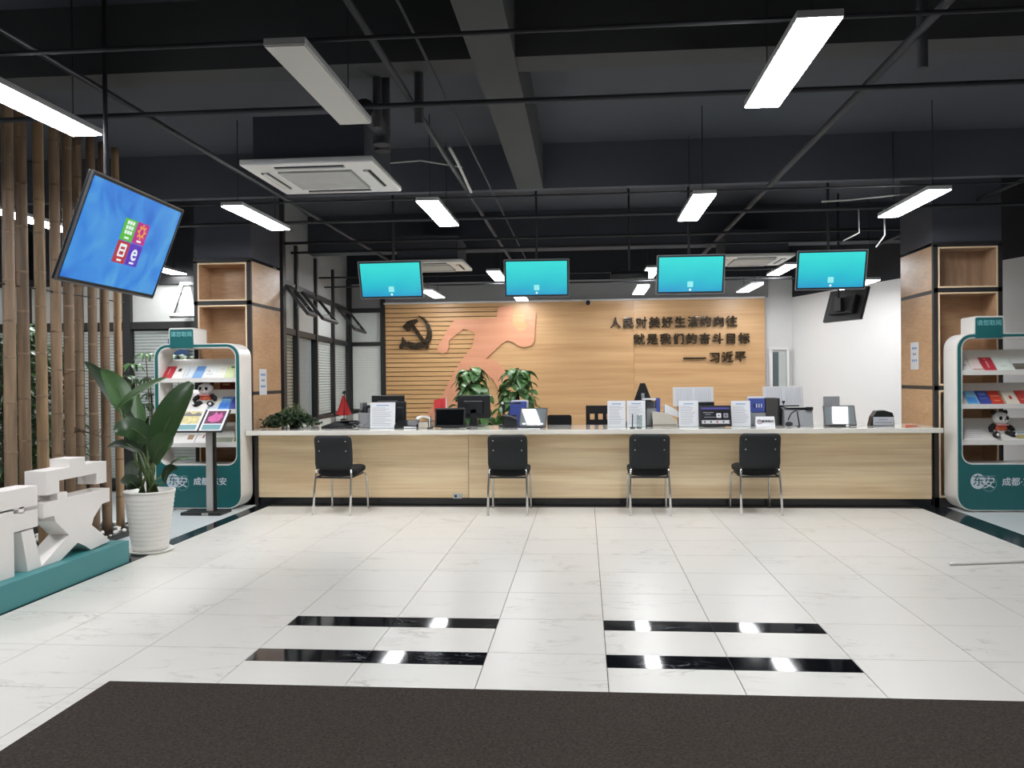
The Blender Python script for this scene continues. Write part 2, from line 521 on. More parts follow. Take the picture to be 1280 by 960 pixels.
CEIL_Z = 3.75
struct('ceiling', bx((-11, -3.5, CEIL_Z), (9, 15.2, CEIL_Z + .15)), M_CEIL)
tag(bx((-.655, -3.4, 3.3), (-.395, 8.5, CEIL_Z)).build('ceiling_beam', M_BEAM), 'grey concrete beam running away from the viewer under the ceiling', kind='structure')
tag(bx((-10.9, 5.05, 3.32), (8.9, 5.3, CEIL_Z)).build('ceiling_beam', M_BEAM), 'wide cross beam nearest the viewer', kind='structure')
tag(bx((-10.9, 8.5, 3.3), (8.9, 8.6, CEIL_Z)).build('ceiling_beam', mat('beam_paint_lifted', (78, 81, 90), .8, var=.1, scale=1.5)), 'dark cross beam above the front edge of the counter', kind='structure')  # grey lifted in the paint to offset weak light on its face
tag(bx((-4.2, 11.9, 3.22), (6, 12.2, CEIL_Z)).build('ceiling_beam', M_CEIL), 'dark cross beam above the staff area', kind='structure')

# back wall: plain wall, grey band, slatted and flat wood cladding
YB = 15.0
WX0, WX1, WZ = -3.567, 3.13, 2.735
struct('wall_back', bx((-4.4, YB + .06, 0), (3.75, YB + .3, CEIL_Z)), M_WHITE)
struct('trim_4', bx((-4.3, YB + .02, 3.12), (3.7, YB + .06, CEIL_Z)), M_BLACKWALL, 'black painted band of back wall under the ceiling')
struct('trim_5', bx((-3.6, YB + .01, 2.76), (3.2, YB + .06, 3.12)), M_GREYWALL, 'grey painted band above the wood cladding')
struct('trim_6', bx((WX0 - .02, YB - .07, WZ), (WX1, YB + .05, WZ + .03)), M_WHITE, 'white ledge capping the wood cladding')
cladding = struct('wall_feature', bx((WX0, YB - .005, .05), (WX1, YB + .05, WZ)), M_GROOVE)
# slats: their right ends follow the relief figure
def slat_end(z):
    # boundary between slats and the flat boards, hidden under the relief figure
    for (ya, xa), (yb, xb) in zip(SLAT_EDGE, SLAT_EDGE[1:]):
        pa, pb = at(xa, ya, YB - .045), at(xb, yb, YB - .045)
        if pb.z <= z <= pa.z: return pb.x + (pa.x - pb.x) * (z - pb.z) / (pa.z - pb.z)
    return at(545, 521, YB).x if z < 1.4 else at(631, 383, YB).x
SLAT_EDGE = [(374, 631), (398, 631), (402, 612), (416, 600), (430, 597), (448, 590), (461, 585), (480, 574), (497, 566), (510, 556), (521, 545)]
pitch = .0815
z = WZ
while z > .1:
    zl = max(z - pitch + .012, .06)
    bx((WX0, YB - .045, zl), (slat_end((z + zl) / 2), YB - .006, z), .003).build('slat', M_SLAT, cladding)
    z -= pitch
# flat boards right of the slats
def flat(x0f, x1, name='wood_board'):
    pts = []
    zs = [.06] + [at(q[1], q[0], YB - .045).z for q in SLAT_EDGE[:0:-1]] + [WZ]
    for zz in zs: pts.append((x0f(zz), YB - .045, zz))
    pts += [(x1, YB - .045, WZ), (x1, YB - .045, .06)]
    MB().prism(pts, (0, .039, 0)).build(name, M_WWALL, cladding)
flat(lambda zz: slat_end(zz) + .002, .872)
bx((.876, YB - .045, .06), (WX1, YB - .006, WZ)).build('wood_board', M_WWALL, cladding)

# right wall (splayed) and the side window in the back wall
def wallseg(p, q, t, z0, z1):
    p, q = Vector((*p, 0)), Vector((*q, 0)); n = Vector((q.y - p.y, -(q.x - p.x), 0)).normalized() * t
    return MB().prism([(*p.xy, z0), (*q.xy, z0), (*(q + n).xy, z0), (*(p + n).xy, z0)], (0, 0, z1 - z0))
RP, RQ = (3.62, YB + .06), (6.9, 4.5)
struct('wall_right', wallseg(RP, RQ, -.2, 0, 2.75), M_WHITE)
struct('trim_7', wallseg(RP, RQ, -.2, 2.75, CEIL_Z), M_BLACKWALL, 'black painted upper band of right wall')
struct('wall_far_right', bx((6.9, -3.5, 0), (7.1, 4.6, CEIL_Z)), M_WHITE)
struct('wall_far_left', bx((-11, -3.5, 0), (-10.8, 15.2, CEIL_Z)), M_GREYWALL)
struct('wall_front', bx((-11, -3.7, 0), (7.1, -3.5, CEIL_Z)), M_GREYWALL)

# window 1: small white framed window in the back wall
win = struct('window_1', bx((3.2, YB - .0, .6), (3.52, YB + .06, 1.86)), M_WHITE)
MB().ring(rrect(3.375, 1.24, .33, 1.3, .005, YB - .05, 1), rrect(3.375, 1.24, .24, 1.2, .005, YB - .05, 1), (0, .05, 0)).build('window_frame', M_WHITE, win)
bx((3.26, YB - .03, .65), (3.36, YB - .02, 1.8)).build('pane', mat('pane_grey', (96, 104, 104), .2), win)
bx((3.362, YB - .03, .65), (3.49, YB - .02, 1.8)).build('pane', mat('pane_pale', (186, 190, 188), .2), win)


# window 2: long glazed wall left of the staff area, with awning sashes and blinds
def window_wall():
    p, q = Vector((-3.74, 9.9, 0)), Vector((-4.25, 14.99, 0))
    d = (q - p).normalized(); L_ = (q - p).length; ang = math.atan2(d.y, d.x)
    root = link('window_2', None, None, p, (0, 0, ang)); root['kind'] = 'structure'
    # local x runs away from the viewer along the wall, local y points out of the room (left)
    Zt, Zm = 2.64, 2.03
    b = MB()
    for z0 in (Zt, Zm, .8): b.box((0, 0, z0 - .04), (L_, .07, z0 + .04))
    b.build('window_frame', M_DARKFRAME, root)
    posts = [0.02, 1.2, 2.4, 3.7, L_ - .06]
    for s in posts: bx((s - .04, -.02, .0), (s + .04, .08, 3.2)).build('mullion', M_DARKFRAME, root)
    bx((0, .02, 2.68), (L_, .06, CEIL_Z)).build('upper_panel', mat('panel_grey_upper', (150, 151, 150), .6), root)
    bx((0, .0, 0), (L_, .09, .78)).build('sill_wall', M_WHITE, root)
    bx((0, .5, .0), (L_, .52, CEIL_Z)).build('night_glass', M_NIGHT, root)
    mats = [M_BLINDB, M_CURT, M_BLIND, M_BLIND]
    for k in range(4):
        a, c = posts[k] + .05, posts[k + 1] - .05
        bx((a, .03, Zm + .04), (c, .045, Zt - .04)).build('pane', mat('pane_upper', (224, 226, 222), .15), root)
        bx((a, .02, .84), (c, .03, Zm - .04)).build('pane', M_GLASS, root)
        if k == 1:
            P = []
            for i in range(29):
                x = a + (c - a) * i / 28
                P.append([(x, .07 + .02 * math.sin(i * 1.4), .84), (x, .07 + .02 * math.sin(i * 1.4), Zm - .04)])
            MB().grid(P).build('curtain', M_CURT, root)
        else:
            m = MB(); z = .86
            while z < Zm - .05:
                m.box((a, .045, z), (c, .085, z + .034)); z += .042
            tag(m.build('blind', mats[k], root), kind='stuff')
        # awning sash: hinged on its top edge, foot swung into the room
        if k in (0, 1, 3):
            rr = -.66
            if k == 0: a, c = a + .28, a + .8
            s = link('awning_sash', None, root, ((a + c) / 2, -.05, Zt - .05), (rr, 0, 0))
            w2, hh = (c - a) / 2 - .02, .47
            MB().ring(rrect(0, -hh / 2, 2 * w2, hh, .004, -.02, 1), rrect(0, -hh / 2, 2 * w2 - .09, hh - .09, .004, -.02, 1), (0, .04, 0)).build('sash_frame', M_DARKFRAME, s)
            bx((-w2 + .045, -.004, -hh + .045), (w2 - .045, .004, -.045)).build('sash_pane', M_GLASS, s)
            MB().tube([(w2 - .05, 0, -.3), (w2 - .02, .12, -.22)], .008, 6).build('stay_arm', M_STEEL, s)
    return root
window_wall()

# window 3: glazed end of the back wall, left of the wood cladding
w3 = link('window_3', None); w3['kind'] = 'structure'
f = MB()
for z0 in (.8, 2.03, 2.64): f.box((-4.24, YB - .04, z0 - .035), (WX0 - .02, YB + .03, z0 + .035))
for x in (-4.22, WX0 - .03): f.box((x - .06, YB - .06, 0), (x + .02, YB + .04, 3.2))
f.build('window_frame', M_DARKFRAME, w3)
bx((-4.2, YB + .03, 2.07), (WX0 - .04, YB + .04, 2.6)).build('pane', mat('pane_upper', (224, 226, 222), .15), w3)
bx((-4.2, YB + .03, 2.68), (WX0 - .04, YB + .05, 3.3)).build('upper_panel', M_GREYWALL, w3)
bx((-4.2, YB + .0, 0), (WX0 - .04, YB + .05, .78)).build('sill_wall', M_WHITE, w3)
m = MB(); z = .86
while z < 1.98:
    m.box((-4.18, YB - .01, z), (WX0 - .05, YB + .02, z + .036)); z += .044
tag(m.build('blind', M_BLIND, w3), kind='stuff')

# window 4: glazed wall behind the bamboo and the left rack
w4 = link('window_4', None); w4['kind'] = 'structure'
Y4 = 10.25
f = MB()
for z0 in (.12, 2.1, 2.66): f.box((-10.8, Y4 - .05, z0 - .045), (-3.72, Y4 + .02, z0 + .045))
f.build('window_frame', M_DARKFRAME, w4)
xs = [-10.7, -9.5, -8.3, -7.1, -5.75, -4.75, -3.76]
for x in xs: bx((x - .05, Y4 - .07, 0), (x + .05, Y4 + .03, 3.3)).build('mullion', M_DARKFRAME, w4)
for a, c in zip(xs, xs[1:]):
    bx((a + .05, Y4 - .02, .16), (c - .05, Y4 - .012, 2.06)).build('pane', M_GLASS, w4)
    bx((a + .05, Y4 + .0, 2.15), (c - .05, Y4 + .01, 2.62)).build('pane', mat('pane_bright', (206, 207, 202), .12), w4)
    m = MB(); z = .17
    while z < 2.04:
        m.box((a + .06, Y4 + .01, z), (c - .06, Y4 + .045, z + .032)); z += .039
    tag(m.build('blind', M_BLIND, w4), kind='stuff')
bx((-10.8, Y4 + .06, 0), (-3.74, Y4 + .1, CEIL_Z)).build('backing_panel', mat('dark_blue_panel', (70, 72, 76), .6), w4)
# one sash standing open into the room beside the pillar
s = link('awning_sash', None, w4, (-4.62, Y4 - .08, 2.62), (-.6, 0, 0))
MB().ring(rrect(0, -.27, .8, .54, .004, -.02, 1), rrect(0, -.27, .71, .45, .004, -.02, 1), (0, .04, 0)).build('sash_frame', M_STEEL, s)
bx((-.355, -.004, -.5), (.355, .004, -.04)).build('sash_pane', M_GLASS, s)


# ------------------------------------------------------------------ mat
tag(bx((-2.205, .2, .0), (2.9, 3.72, .014), .005).build('entrance_mat', M_MAT), 'wide dark brown entrance mat lying across the floor in front', 'mat')


# ------------------------------------------------------------------ ceiling lamps
def make_lamp(on=True, dm=None):
    t = thing('panel_light', '', 'light')
    bx((-.1, 0, .0), (.1, 1.22, .035), .004).build('housing', M_LFRAME if on else M_LFRAME, t)
    bx((-.094, .006, -.006), (.094, 1.214, .001)).build('diffuser', dm or (M_LAMP if on else M_LAMP_OFF), t)
    for y in (.15, 1.07):
        MB().tube([(0, y, .035), (0, y, CEIL_Z - 2.95)], .004, 5).build('hanging_wire', M_PIPE, t)
    return t
lamp0, used = make_lamp(), [0]
lamp1, used1 = make_lamp(True, M_LAMP_DIM), [0]
def lamp(x, y, z, label, dim=False):
    src, us = (lamp1, used1) if y > 11 or dim else (lamp0, used)     # the far office rows glow more softly
    o = src if not us[0] else copy_tree(src)
    us[0] = 1; o.location = (x, y, z); o['label'] = label; o['group'] = 'rows of lit ceiling panels'
    for c in kids(o):
        if c.name.startswith('hanging_wire'): c.scale.z = (CEIL_Z - z) / (CEIL_Z - 2.95)
lamp(1.035, 3.77, 2.95, 'lit white ceiling panel largest in view, above the front of hall')
lamp(-3.1, 3.85, 2.95, 'lit ceiling panel cut by left edge of photo, above the bamboo')
lamp(-3.11, 7.26, 2.95, 'lit ceiling panel between the tilted big screen and the first air conditioner')
lamp(-1.355, 7.28, 2.95, 'lit ceiling panel just right of the large air conditioner panel')
lamp(1.04, 7.32, 2.95, 'lit ceiling panel above and between third and fourth hanging monitors')
lamp(3.0, 7.4, 2.95, 'lit ceiling panel above the right wood pillar')
for x, lb in ((-3.1, 'far left'), (-1.37, 'left middle'), (1.035, 'right middle'), (3.0, 'far right')):
    lamp(x, .2, 2.95, 'added unseen ceiling panel lighting the front floor, %s one of its row' % lb)  # unseen row at the viewpoint, added to brighten the front floor
lamp(-5.27, 7.15, 2.95, 'lit ceiling panel shining between the bamboo poles')
lamp(-5.06, 9.0, 2.74, 'small far lit panel just right of big tilted screen', True)
lamp(-7.3, 7.15, 2.95, 'added ceiling panel out of view at left, brightening the blinds behind bamboo')  # added out of view to brighten the left blinds
lamp(-5.27, 3.7, 2.95, 'added unseen ceiling panel lighting the bamboo row from behind')  # added out of view to light the back of the bamboo
lamp(-3.0, 12.2, 2.95, 'lit ceiling panel hidden behind the first hanging monitor')
lamp(-1.31, 12.2, 2.95, 'lit panel peeking from behind second hanging monitor on its left')
lamp(1.0, 12.2, 2.95, 'upper of the two lit panels left of third hanging monitor')
lamp(2.93, 12.15, 2.95, 'lit panel just left of the fourth hanging monitor')
lamp(.93, 13.3, 2.8, 'lower of two lit panels left of third hanging monitor')
lamp(2.66, 13.25, 2.8, 'lit panel between third and fourth monitors, lower of the pair')
lamp(3.74, 11.3, 2.62, 'lit panel emerging right of the fourth hanging monitor')
lamp(-2.5, 13.3, 2.8, 'lit panel showing under right corner of first hanging monitor')
lamp(-1.06, 13.5, 2.74, 'lit panel showing under lower edge of second hanging monitor')
o = make_lamp(False); o.location = (-1.37, 3.81, 2.95)
o['label'] = 'unlit grey ceiling panel above the large air conditioner'


# ------------------------------------------------------------------ air conditioners
def make_ac():
    t = thing('ceiling_air_conditioner', '', 'air conditioner', group='ceiling air conditioners')
    p = bx((-.475, -.475, 0), (.475, .475, .045), .012).build('panel', M_ACW, t)
    bx((-.4, -.4, .045), (.4, .4, .36)).build('body', M_CEIL, t)
    g = bx((-.27, -.27, -.012), (.27, .27, 0)).build('grille', M_ACG, t)
    m = MB()
    for k in range(16): m.box((-.26, -.262 + k * .033, -.018), (.26, -.262 + k * .033 + .012, -.012))
    tag(m.build('grille_bars', M_ACW, g), kind='stuff')
    for k in range(4):
        v = bx((-.25, -.405, -.006), (.25, -.35, .002), .002).build('air_vent', M_DARK, t, rot=(0, 0, k * PI / 2))
        bx((-.25, -.385, -.016), (.25, -.36, -.004)).build('flap', M_ACW, v)
    return t
ac = make_ac(); ac.location = (-1.92, 6.2, 2.9); ac['label'] = 'large white cassette air conditioner hanging beside the unlit panel'
c2 = copy_tree(ac); c2.location = (-2.03, 11.3, 2.9); c2['label'] = 'white cassette air conditioner between first and second hanging monitors'
c3 = copy_tree(ac); c3.location = (2.25, 11.6, 2.93); c3['label'] = 'white cassette air conditioner right of the third hanging monitor'
tag(MB().tube([(-1.36, 5.2, 3.1), (-1.36, 5.5, 3.1), (-1.35, 5.62, 3.07), (-1.35, 5.62, 2.98)], .06, 12).build('air_duct', M_PIPE), 'short black duct bending down behind the unlit panel', 'duct')
tag(MB().tube([(-1.4, 5.85, 3.0), (-1.4, 5.85, CEIL_Z)], .055, 12).build('air_duct', M_PIPE), 'upright black duct above the large air conditioner', 'duct')


# ------------------------------------------------------------------ pipes and cables under the ceiling
def pipe(pts, r, label, m=M_PIPE, cat='pipe', name='ceiling_pipe'):
    tag(MB().tube(pts, r, 8).build(name, m), label, cat, 'pipes under the black ceiling')
for y, z, r, lb in ((4.14, 3.1, .013, 'dark cross pipe nearest viewer at top of photo'), (5.18, 3.1, .017, 'second dark cross pipe from viewer, above the unlit panel end'),
                    (7.9, 3.1, .009, 'thin cross pipe just behind the large air conditioner'), (8.92, 3.1, .018, 'cross pipe passing behind the four front lit panels'),
                    (10.25, 3.1, .018, 'cross pipe above the hanging monitors, upper of close pair'), (10.9, 3.08, .016, 'cross pipe above the hanging monitors, lower of close pair'),
                    (12.6, 2.95, .013, 'far cross pipe below the grey wall band, upper'), (13.0, 2.85, .012, 'far cross pipe below the grey wall band, lower')):
    pipe([(-4.1 if y > 9 else -10.7, y, z), (6.8 if y < 9 else 3.7, y, z)], r, lb)
pipe([(-1.08, -3, 3.16), (-1.08, 14.8, 3.16)], .02, 'dark pipe running lengthwise left of the concrete beam')
pipe([(-.86, -3, 3.18), (-.86, 14.8, 3.18)], .009, 'thin lengthwise pipe close beside the concrete beam')
pipe([(1.74, -3, 3.17), (1.74, 14.8, 3.17)], .024, 'dark lengthwise pipe right of the largest lit panel')
pipe([(4.1, -3, 3.2), (4.1, 12.2, 3.2)], .02, 'dark lengthwise pipe above the right pillar')
pipe([(-2.95, -3, 3.2), (-2.95, 14, 3.2)], .02, 'dark lengthwise pipe left of the large air conditioner')
for x, y, lb in ((1.78, 4.6, 'dark hanger rod behind the largest lit panel'), (-1.02, 5.25, 'dark hanger rod beside the concrete beam'), (-1.3, 5.3, 'dark hanger rod behind the unlit panel'),
                 (.55, 10.25, 'dark hanger rod between second and third monitors')):
    pipe([(x, y, 3.0 if x != .55 else 2.62), (x, y, CEIL_Z)], .03 if x != .55 else .012, lb, cat='hanger rod', name='hanger_rod')
M_CABLE = mat('cable_pale', (196, 196, 192), .5)
def cable(pts, label, r=.006): tag(MB().tube(pts, r, 6).build('loose_cable', M_CABLE), label, 'cable')
cable([at(562, 185, 6.4), at(572, 203, 6.6), at(583, 227, 7.0), at(589, 240, 7.3)], 'pale loose cable hanging beside the concrete beam end', .012)
cable([at(1027, 252, 8.0), at(1060, 250, 8.0), at(1100, 246, 8.0), at(1136, 242, 8.0)], 'pale loose cable left of the far right lit panel', .008)
cable([at(1054, 301, 8.9), at(1074, 291, 8.9), Vector((at(1074, 291, 8.9).x, 8.92, 3.1))], 'short pale rod above fourth monitor, leaning right', .008)
cable([at(1095, 309, 8.9), at(1106, 294, 8.9), Vector((at(1106, 294, 8.9).x, 8.92, 3.1))], 'short pale rod beside the right pillar, steeper one', .008)
cable([(-1.66, 6.95, 3.2), (-1.35, 7.0, 3.23), (-1.0, 7.0, 3.16)], 'thin pale cable looping behind the large air conditioner', .006)
tag(MB().tube([(.33, 10.25, 2.62), (.78, 10.25, 2.62)], .05, 10).build('projector_mount', M_BLACK), 'short black fitting hung right of the second monitor', 'fitting')


# ------------------------------------------------------------------ hanging monitors
def make_tv(W, H, scr, tilt, pole_top):
    t = thing('hanging_monitor', '', 'monitor')
    R_ = (tilt, 0, 0)
    case = bx((-W / 2, -.02, -H / 2), (W / 2, .008, H / 2), .005).build('casing', M_BLACK, t, rot=R_)
    MB().ring(rrect(0, 0, W + .006, H + .006, .008, -.024, 2), rrect(0, 0, W - .012, H - .012, .006, -.024, 2), (0, .012, 0)).build('rim', mat('rim_grey', (120, 122, 126), .3, .5), t, rot=R_)
    s = bx((-W / 2 + .022, -.024, -H / 2 + .024), (W / 2 - .022, -.0195, H / 2 - .022)).build('screen', scr, t, rot=R_)
    bx((-W * .32, .008, -H * .32), (W * .32, .06, H * .25), .01).build('back_cover', M_BLACK, t, rot=R_)
    MB().box((-.06, .07, -.08), (.06, .12, .08)).build('mount', M_BLACK, t)
    MB().tube([(0, .1, -.02), (0, .1, pole_top)], .014, 8).build('pole', M_PIPE, t)
    return t, s
tv, s = make_tv(.72, .42, M_SCR, .3, CEIL_Z - 2.5)
tv['group'] = 'four cyan monitors over the counter'
MB().box((-.03, -.027, -.135), (.03, -.0245, -.075), .004).build('screen_icon', emis('icon_pale', (150, 235, 235), .95), s)
MB().ball((0, -.026, -.165), .013, (1, .2, 1)).build('screen_dot', M_ICONW, s)
for k, (x, y, z, ti, rz, n) in enumerate(((-2.142, 9.288, 2.509, .323, -.04, 'first'), (-.52, 9.397, 2.509, .269, .037, 'second'), (1.145, 9.199, 2.493, .35, .02, 'third'), (2.623, 9.234, 2.514, .31, -.021, 'fourth'))):
    o = tv if k == 0 else copy_tree(tv)
    o.location = (x, y, z); o.rotation_euler = (0, 0, rz)
    o['label'] = 'hanging monitor with cyan screen, %s from left over the counter' % n
# the monitor hanging over the staff side, its back turned to us
o, s5 = make_tv(.72, .42, M_SCROFF, .3, CEIL_Z - 2.35)
o.location = (3.3, 11.0, 2.28); o.rotation_euler = (0, 0, PI * .62)
o['label'] = 'black hanging monitor seen from behind under the fourth cyan monitor'
# the big tilted screen over the bamboo side
k = 1.12
o, sb = make_tv(.98 * k, .56 * k, M_SCRB, .361, CEIL_Z - 2.26)
o.location = (-2.48 * k, 4.372 * k, 1.4 + .764 * k); o.rotation_euler = (0, 0, 1.604)
o['label'] = 'big hanging screen with blue menu of four coloured squares beside bamboo'
W_, H_ = .98 * k - .044, .56 * k - .046
def uv(u, v): return (u - .5) * W_, (.5 - v) * H_
for (u0, v0, u1, v1, col, nm) in ((.412, .265, .546, .497, (88, 190, 60), 'menu_square_green'), (.552, .265, .688, .497, (190, 40, 140), 'menu_square_magenta'),
                                  (.412, .505, .546, .74, (185, 50, 70), 'menu_square_red'), (.552, .505, .688, .74, (90, 50, 190), 'menu_square_purple')):
    x0, z1 = uv(u0, v0); x1, z0 = uv(u1, v1)
    q = bx((x0, -.026, z0), (x1, -.0235, z1)).build('menu_square', emis(nm, col, .9), sb)
    cx, cz = (x0 + x1) / 2, (z0 + z1) / 2
    q['label'] = nm.split('_')[-1] + ' menu square'
    ic = MB()
    if 'green' in nm:
        for a in (-1, 0, 1):
            for b2 in (-1, 0, 1): ic.box((cx + a * .03 - .011, -.0275, cz + .015 + b2 * .03 - .011), (cx + a * .03 + .011, -.0258, cz + .015 + b2 * .03 + .011))
    elif 'magenta' in nm:
        ic.ring([(cx + .032 * math.cos(a * PI / 12), -.0275, cz + .012 + .032 * math.sin(a * PI / 12)) for a in range(24)], [(cx + .022 * math.cos(a * PI / 12), -.0275, cz + .012 + .022 * math.sin(a * PI / 12)) for a in range(24)], (0, .0015, 0))
        for a in range(8):
            ca, sa = math.cos(a * PI / 4), math.sin(a * PI / 4)
            ic.box((cx + ca * .041 - .007, -.0275, cz + .012 + sa * .041 - .007), (cx + ca * .041 + .007, -.0258, cz + .012 + sa * .041 + .007))
    elif 'red' in nm:
        ic.ring(rrect(cx, cz + .012, .075, .08, .006, -.0275, 2), rrect(cx, cz + .012, .05, .055, .004, -.0275, 2), (0, .0015, 0))
        ic.box((cx - .036, -.0275, cz + .006), (cx + .036, -.0258, cz + .018)); ic.box((cx - .02, -.0275, cz + .034), (cx + .02, -.0258, cz + .04))
    if 'purple' in nm:
        ic.b.free()
        text('e', .15, .0008, M_ICONW, 'icon', sb, (cx, -.0268, cz + .014), bold=.002)
    else:
        ic.build('icon', emis('icon_orange', (240, 170, 60), .9) if 'magenta' in nm else M_ICONW, sb)
    bx((cx - .025, -.0275, z0 + .012), (cx + .025, -.0258, z0 + .024)).build('caption', M_ICONW, sb)


# ------------------------------------------------------------------ wall lettering, emblem, relief figure
def wallpoly(pts, sc, off, y):
    return [tuple(at(off[0] + x / sc, off[1] + yy / sc, y)) for x, yy in pts]
relief = [(622, 384), (640, 382), (641, 399), (639.5, 405), (645, 411), (650, 414), (657, 412), (660, 404), (656, 400), (656, 391), (670, 391), (668.5, 415),
          (668, 427), (664, 432), (654, 434), (647, 432), (640, 427), (634, 425.5), (628, 429), (608, 448), (622, 453), (635, 470), (634, 490), (626, 492),
          (616, 474), (600, 461), (588, 480), (578, 500), (566, 517), (545, 527), (531, 522), (541, 507), (552, 497), (560, 480), (566, 468), (576, 452),
          (583, 442), (590, 434), (594, 416), (580, 411), (568, 420), (561, 426), (561, 434), (559, 440), (553, 442.5), (548, 440), (546, 433), (551, 427),
          (557, 416), (563, 406), (568, 399.5), (592, 399), (621, 397)]
tag(MB().prism([tuple(at(x, y, YB - .078)) for x, y in relief], (0, .031, 0)).build('relief_figure', M_RELIEF),
    'pale pink running figure relief board mounted on the wood wall', 'wall relief')

emb = thing('hammer_and_sickle_emblem', 'dark bronze hammer and sickle emblem on the slatted wood wall', 'emblem')
YE = YB - .11
O7, S7 = (500, 370), 7.11
def gl(pts): return [tuple(at(O7[0] + x / S7, O7[1] + y / S7, YE)) for x, y in pts]
MB().prism(gl([(22, 275), (62, 226), (100, 212), (148, 203), (162, 228), (128, 252), (112, 268), (84, 306), (60, 312)]), (0, .05, 0)).build('hammer_head', M_BRONZE, emb)
MB().prism(gl([(90, 262), (122, 250), (262, 452), (232, 472)]), (0, .05, 0)).build('hammer_handle', M_BRONZE, emb)
out = [(152, 170), (190, 180), (228, 208), (262, 255), (282, 310), (284, 360), (272, 400), (246, 438), (205, 462), (150, 470), (95, 468), (55, 452), (38, 440)]
inn = [(52, 408), (75, 402), (110, 412), (150, 415), (190, 408), (218, 390), (236, 355), (240, 315), (230, 265), (212, 225), (188, 198)]
MB().prism(gl(out + inn), (0, .045, 0)).build('sickle_blade', M_BRONZE, emb)
MB().prism(gl([(20, 362), (38, 380), (54, 404), (44, 440), (16, 466), (-4, 470), (-6, 440), (12, 415)]), (0, .05, 0)).build('sickle_handle', M_BRONZE, emb)

slog = thing('slogan_lettering', 'three lines of raised dark bronze Chinese characters on wood wall', 'lettering')
def line(s_, x0, x1, yc0, yc1, size):
    n = len(s_)
    for i, ch in enumerate(s_):
        t = i / (n - 1)
        p = at(x0 + (x1 - x0) * t, yc0 + (yc1 - yc0) * t, YB - .085)
        text(ch, size, .018, M_BRONZE, 'character', slog, p, bold=.006)
line('人民对美好生活的向往', 769.5, 914.5, 404.5, 402.5, .2)
line('就是我们的奋斗目标', 799, 930, 425, 424, .2)
line('习近平', 893.5, 925.5, 448, 446.5, .2)
a, b_ = at(854, 448, YB - .1), at(883, 446.5, YB - .1)
bx((a.x, a.y - .0, a.z - .012), (b_.x, a.y + .04, a.z + .014)).build('dash', M_BRONZE, slog)
o = thing('security_camera', 'small dark round camera above the wood wall', 'camera')
p = at(735, 378.5, YB - .16)
MB().ball(p, .045).build('lens_dome', M_BLACK, o)
bx((p.x - .05, p.y + .02, p.z - .02), (p.x + .05, YB - .06, p.z + .05), .01).build('bracket', M_ACW, o)


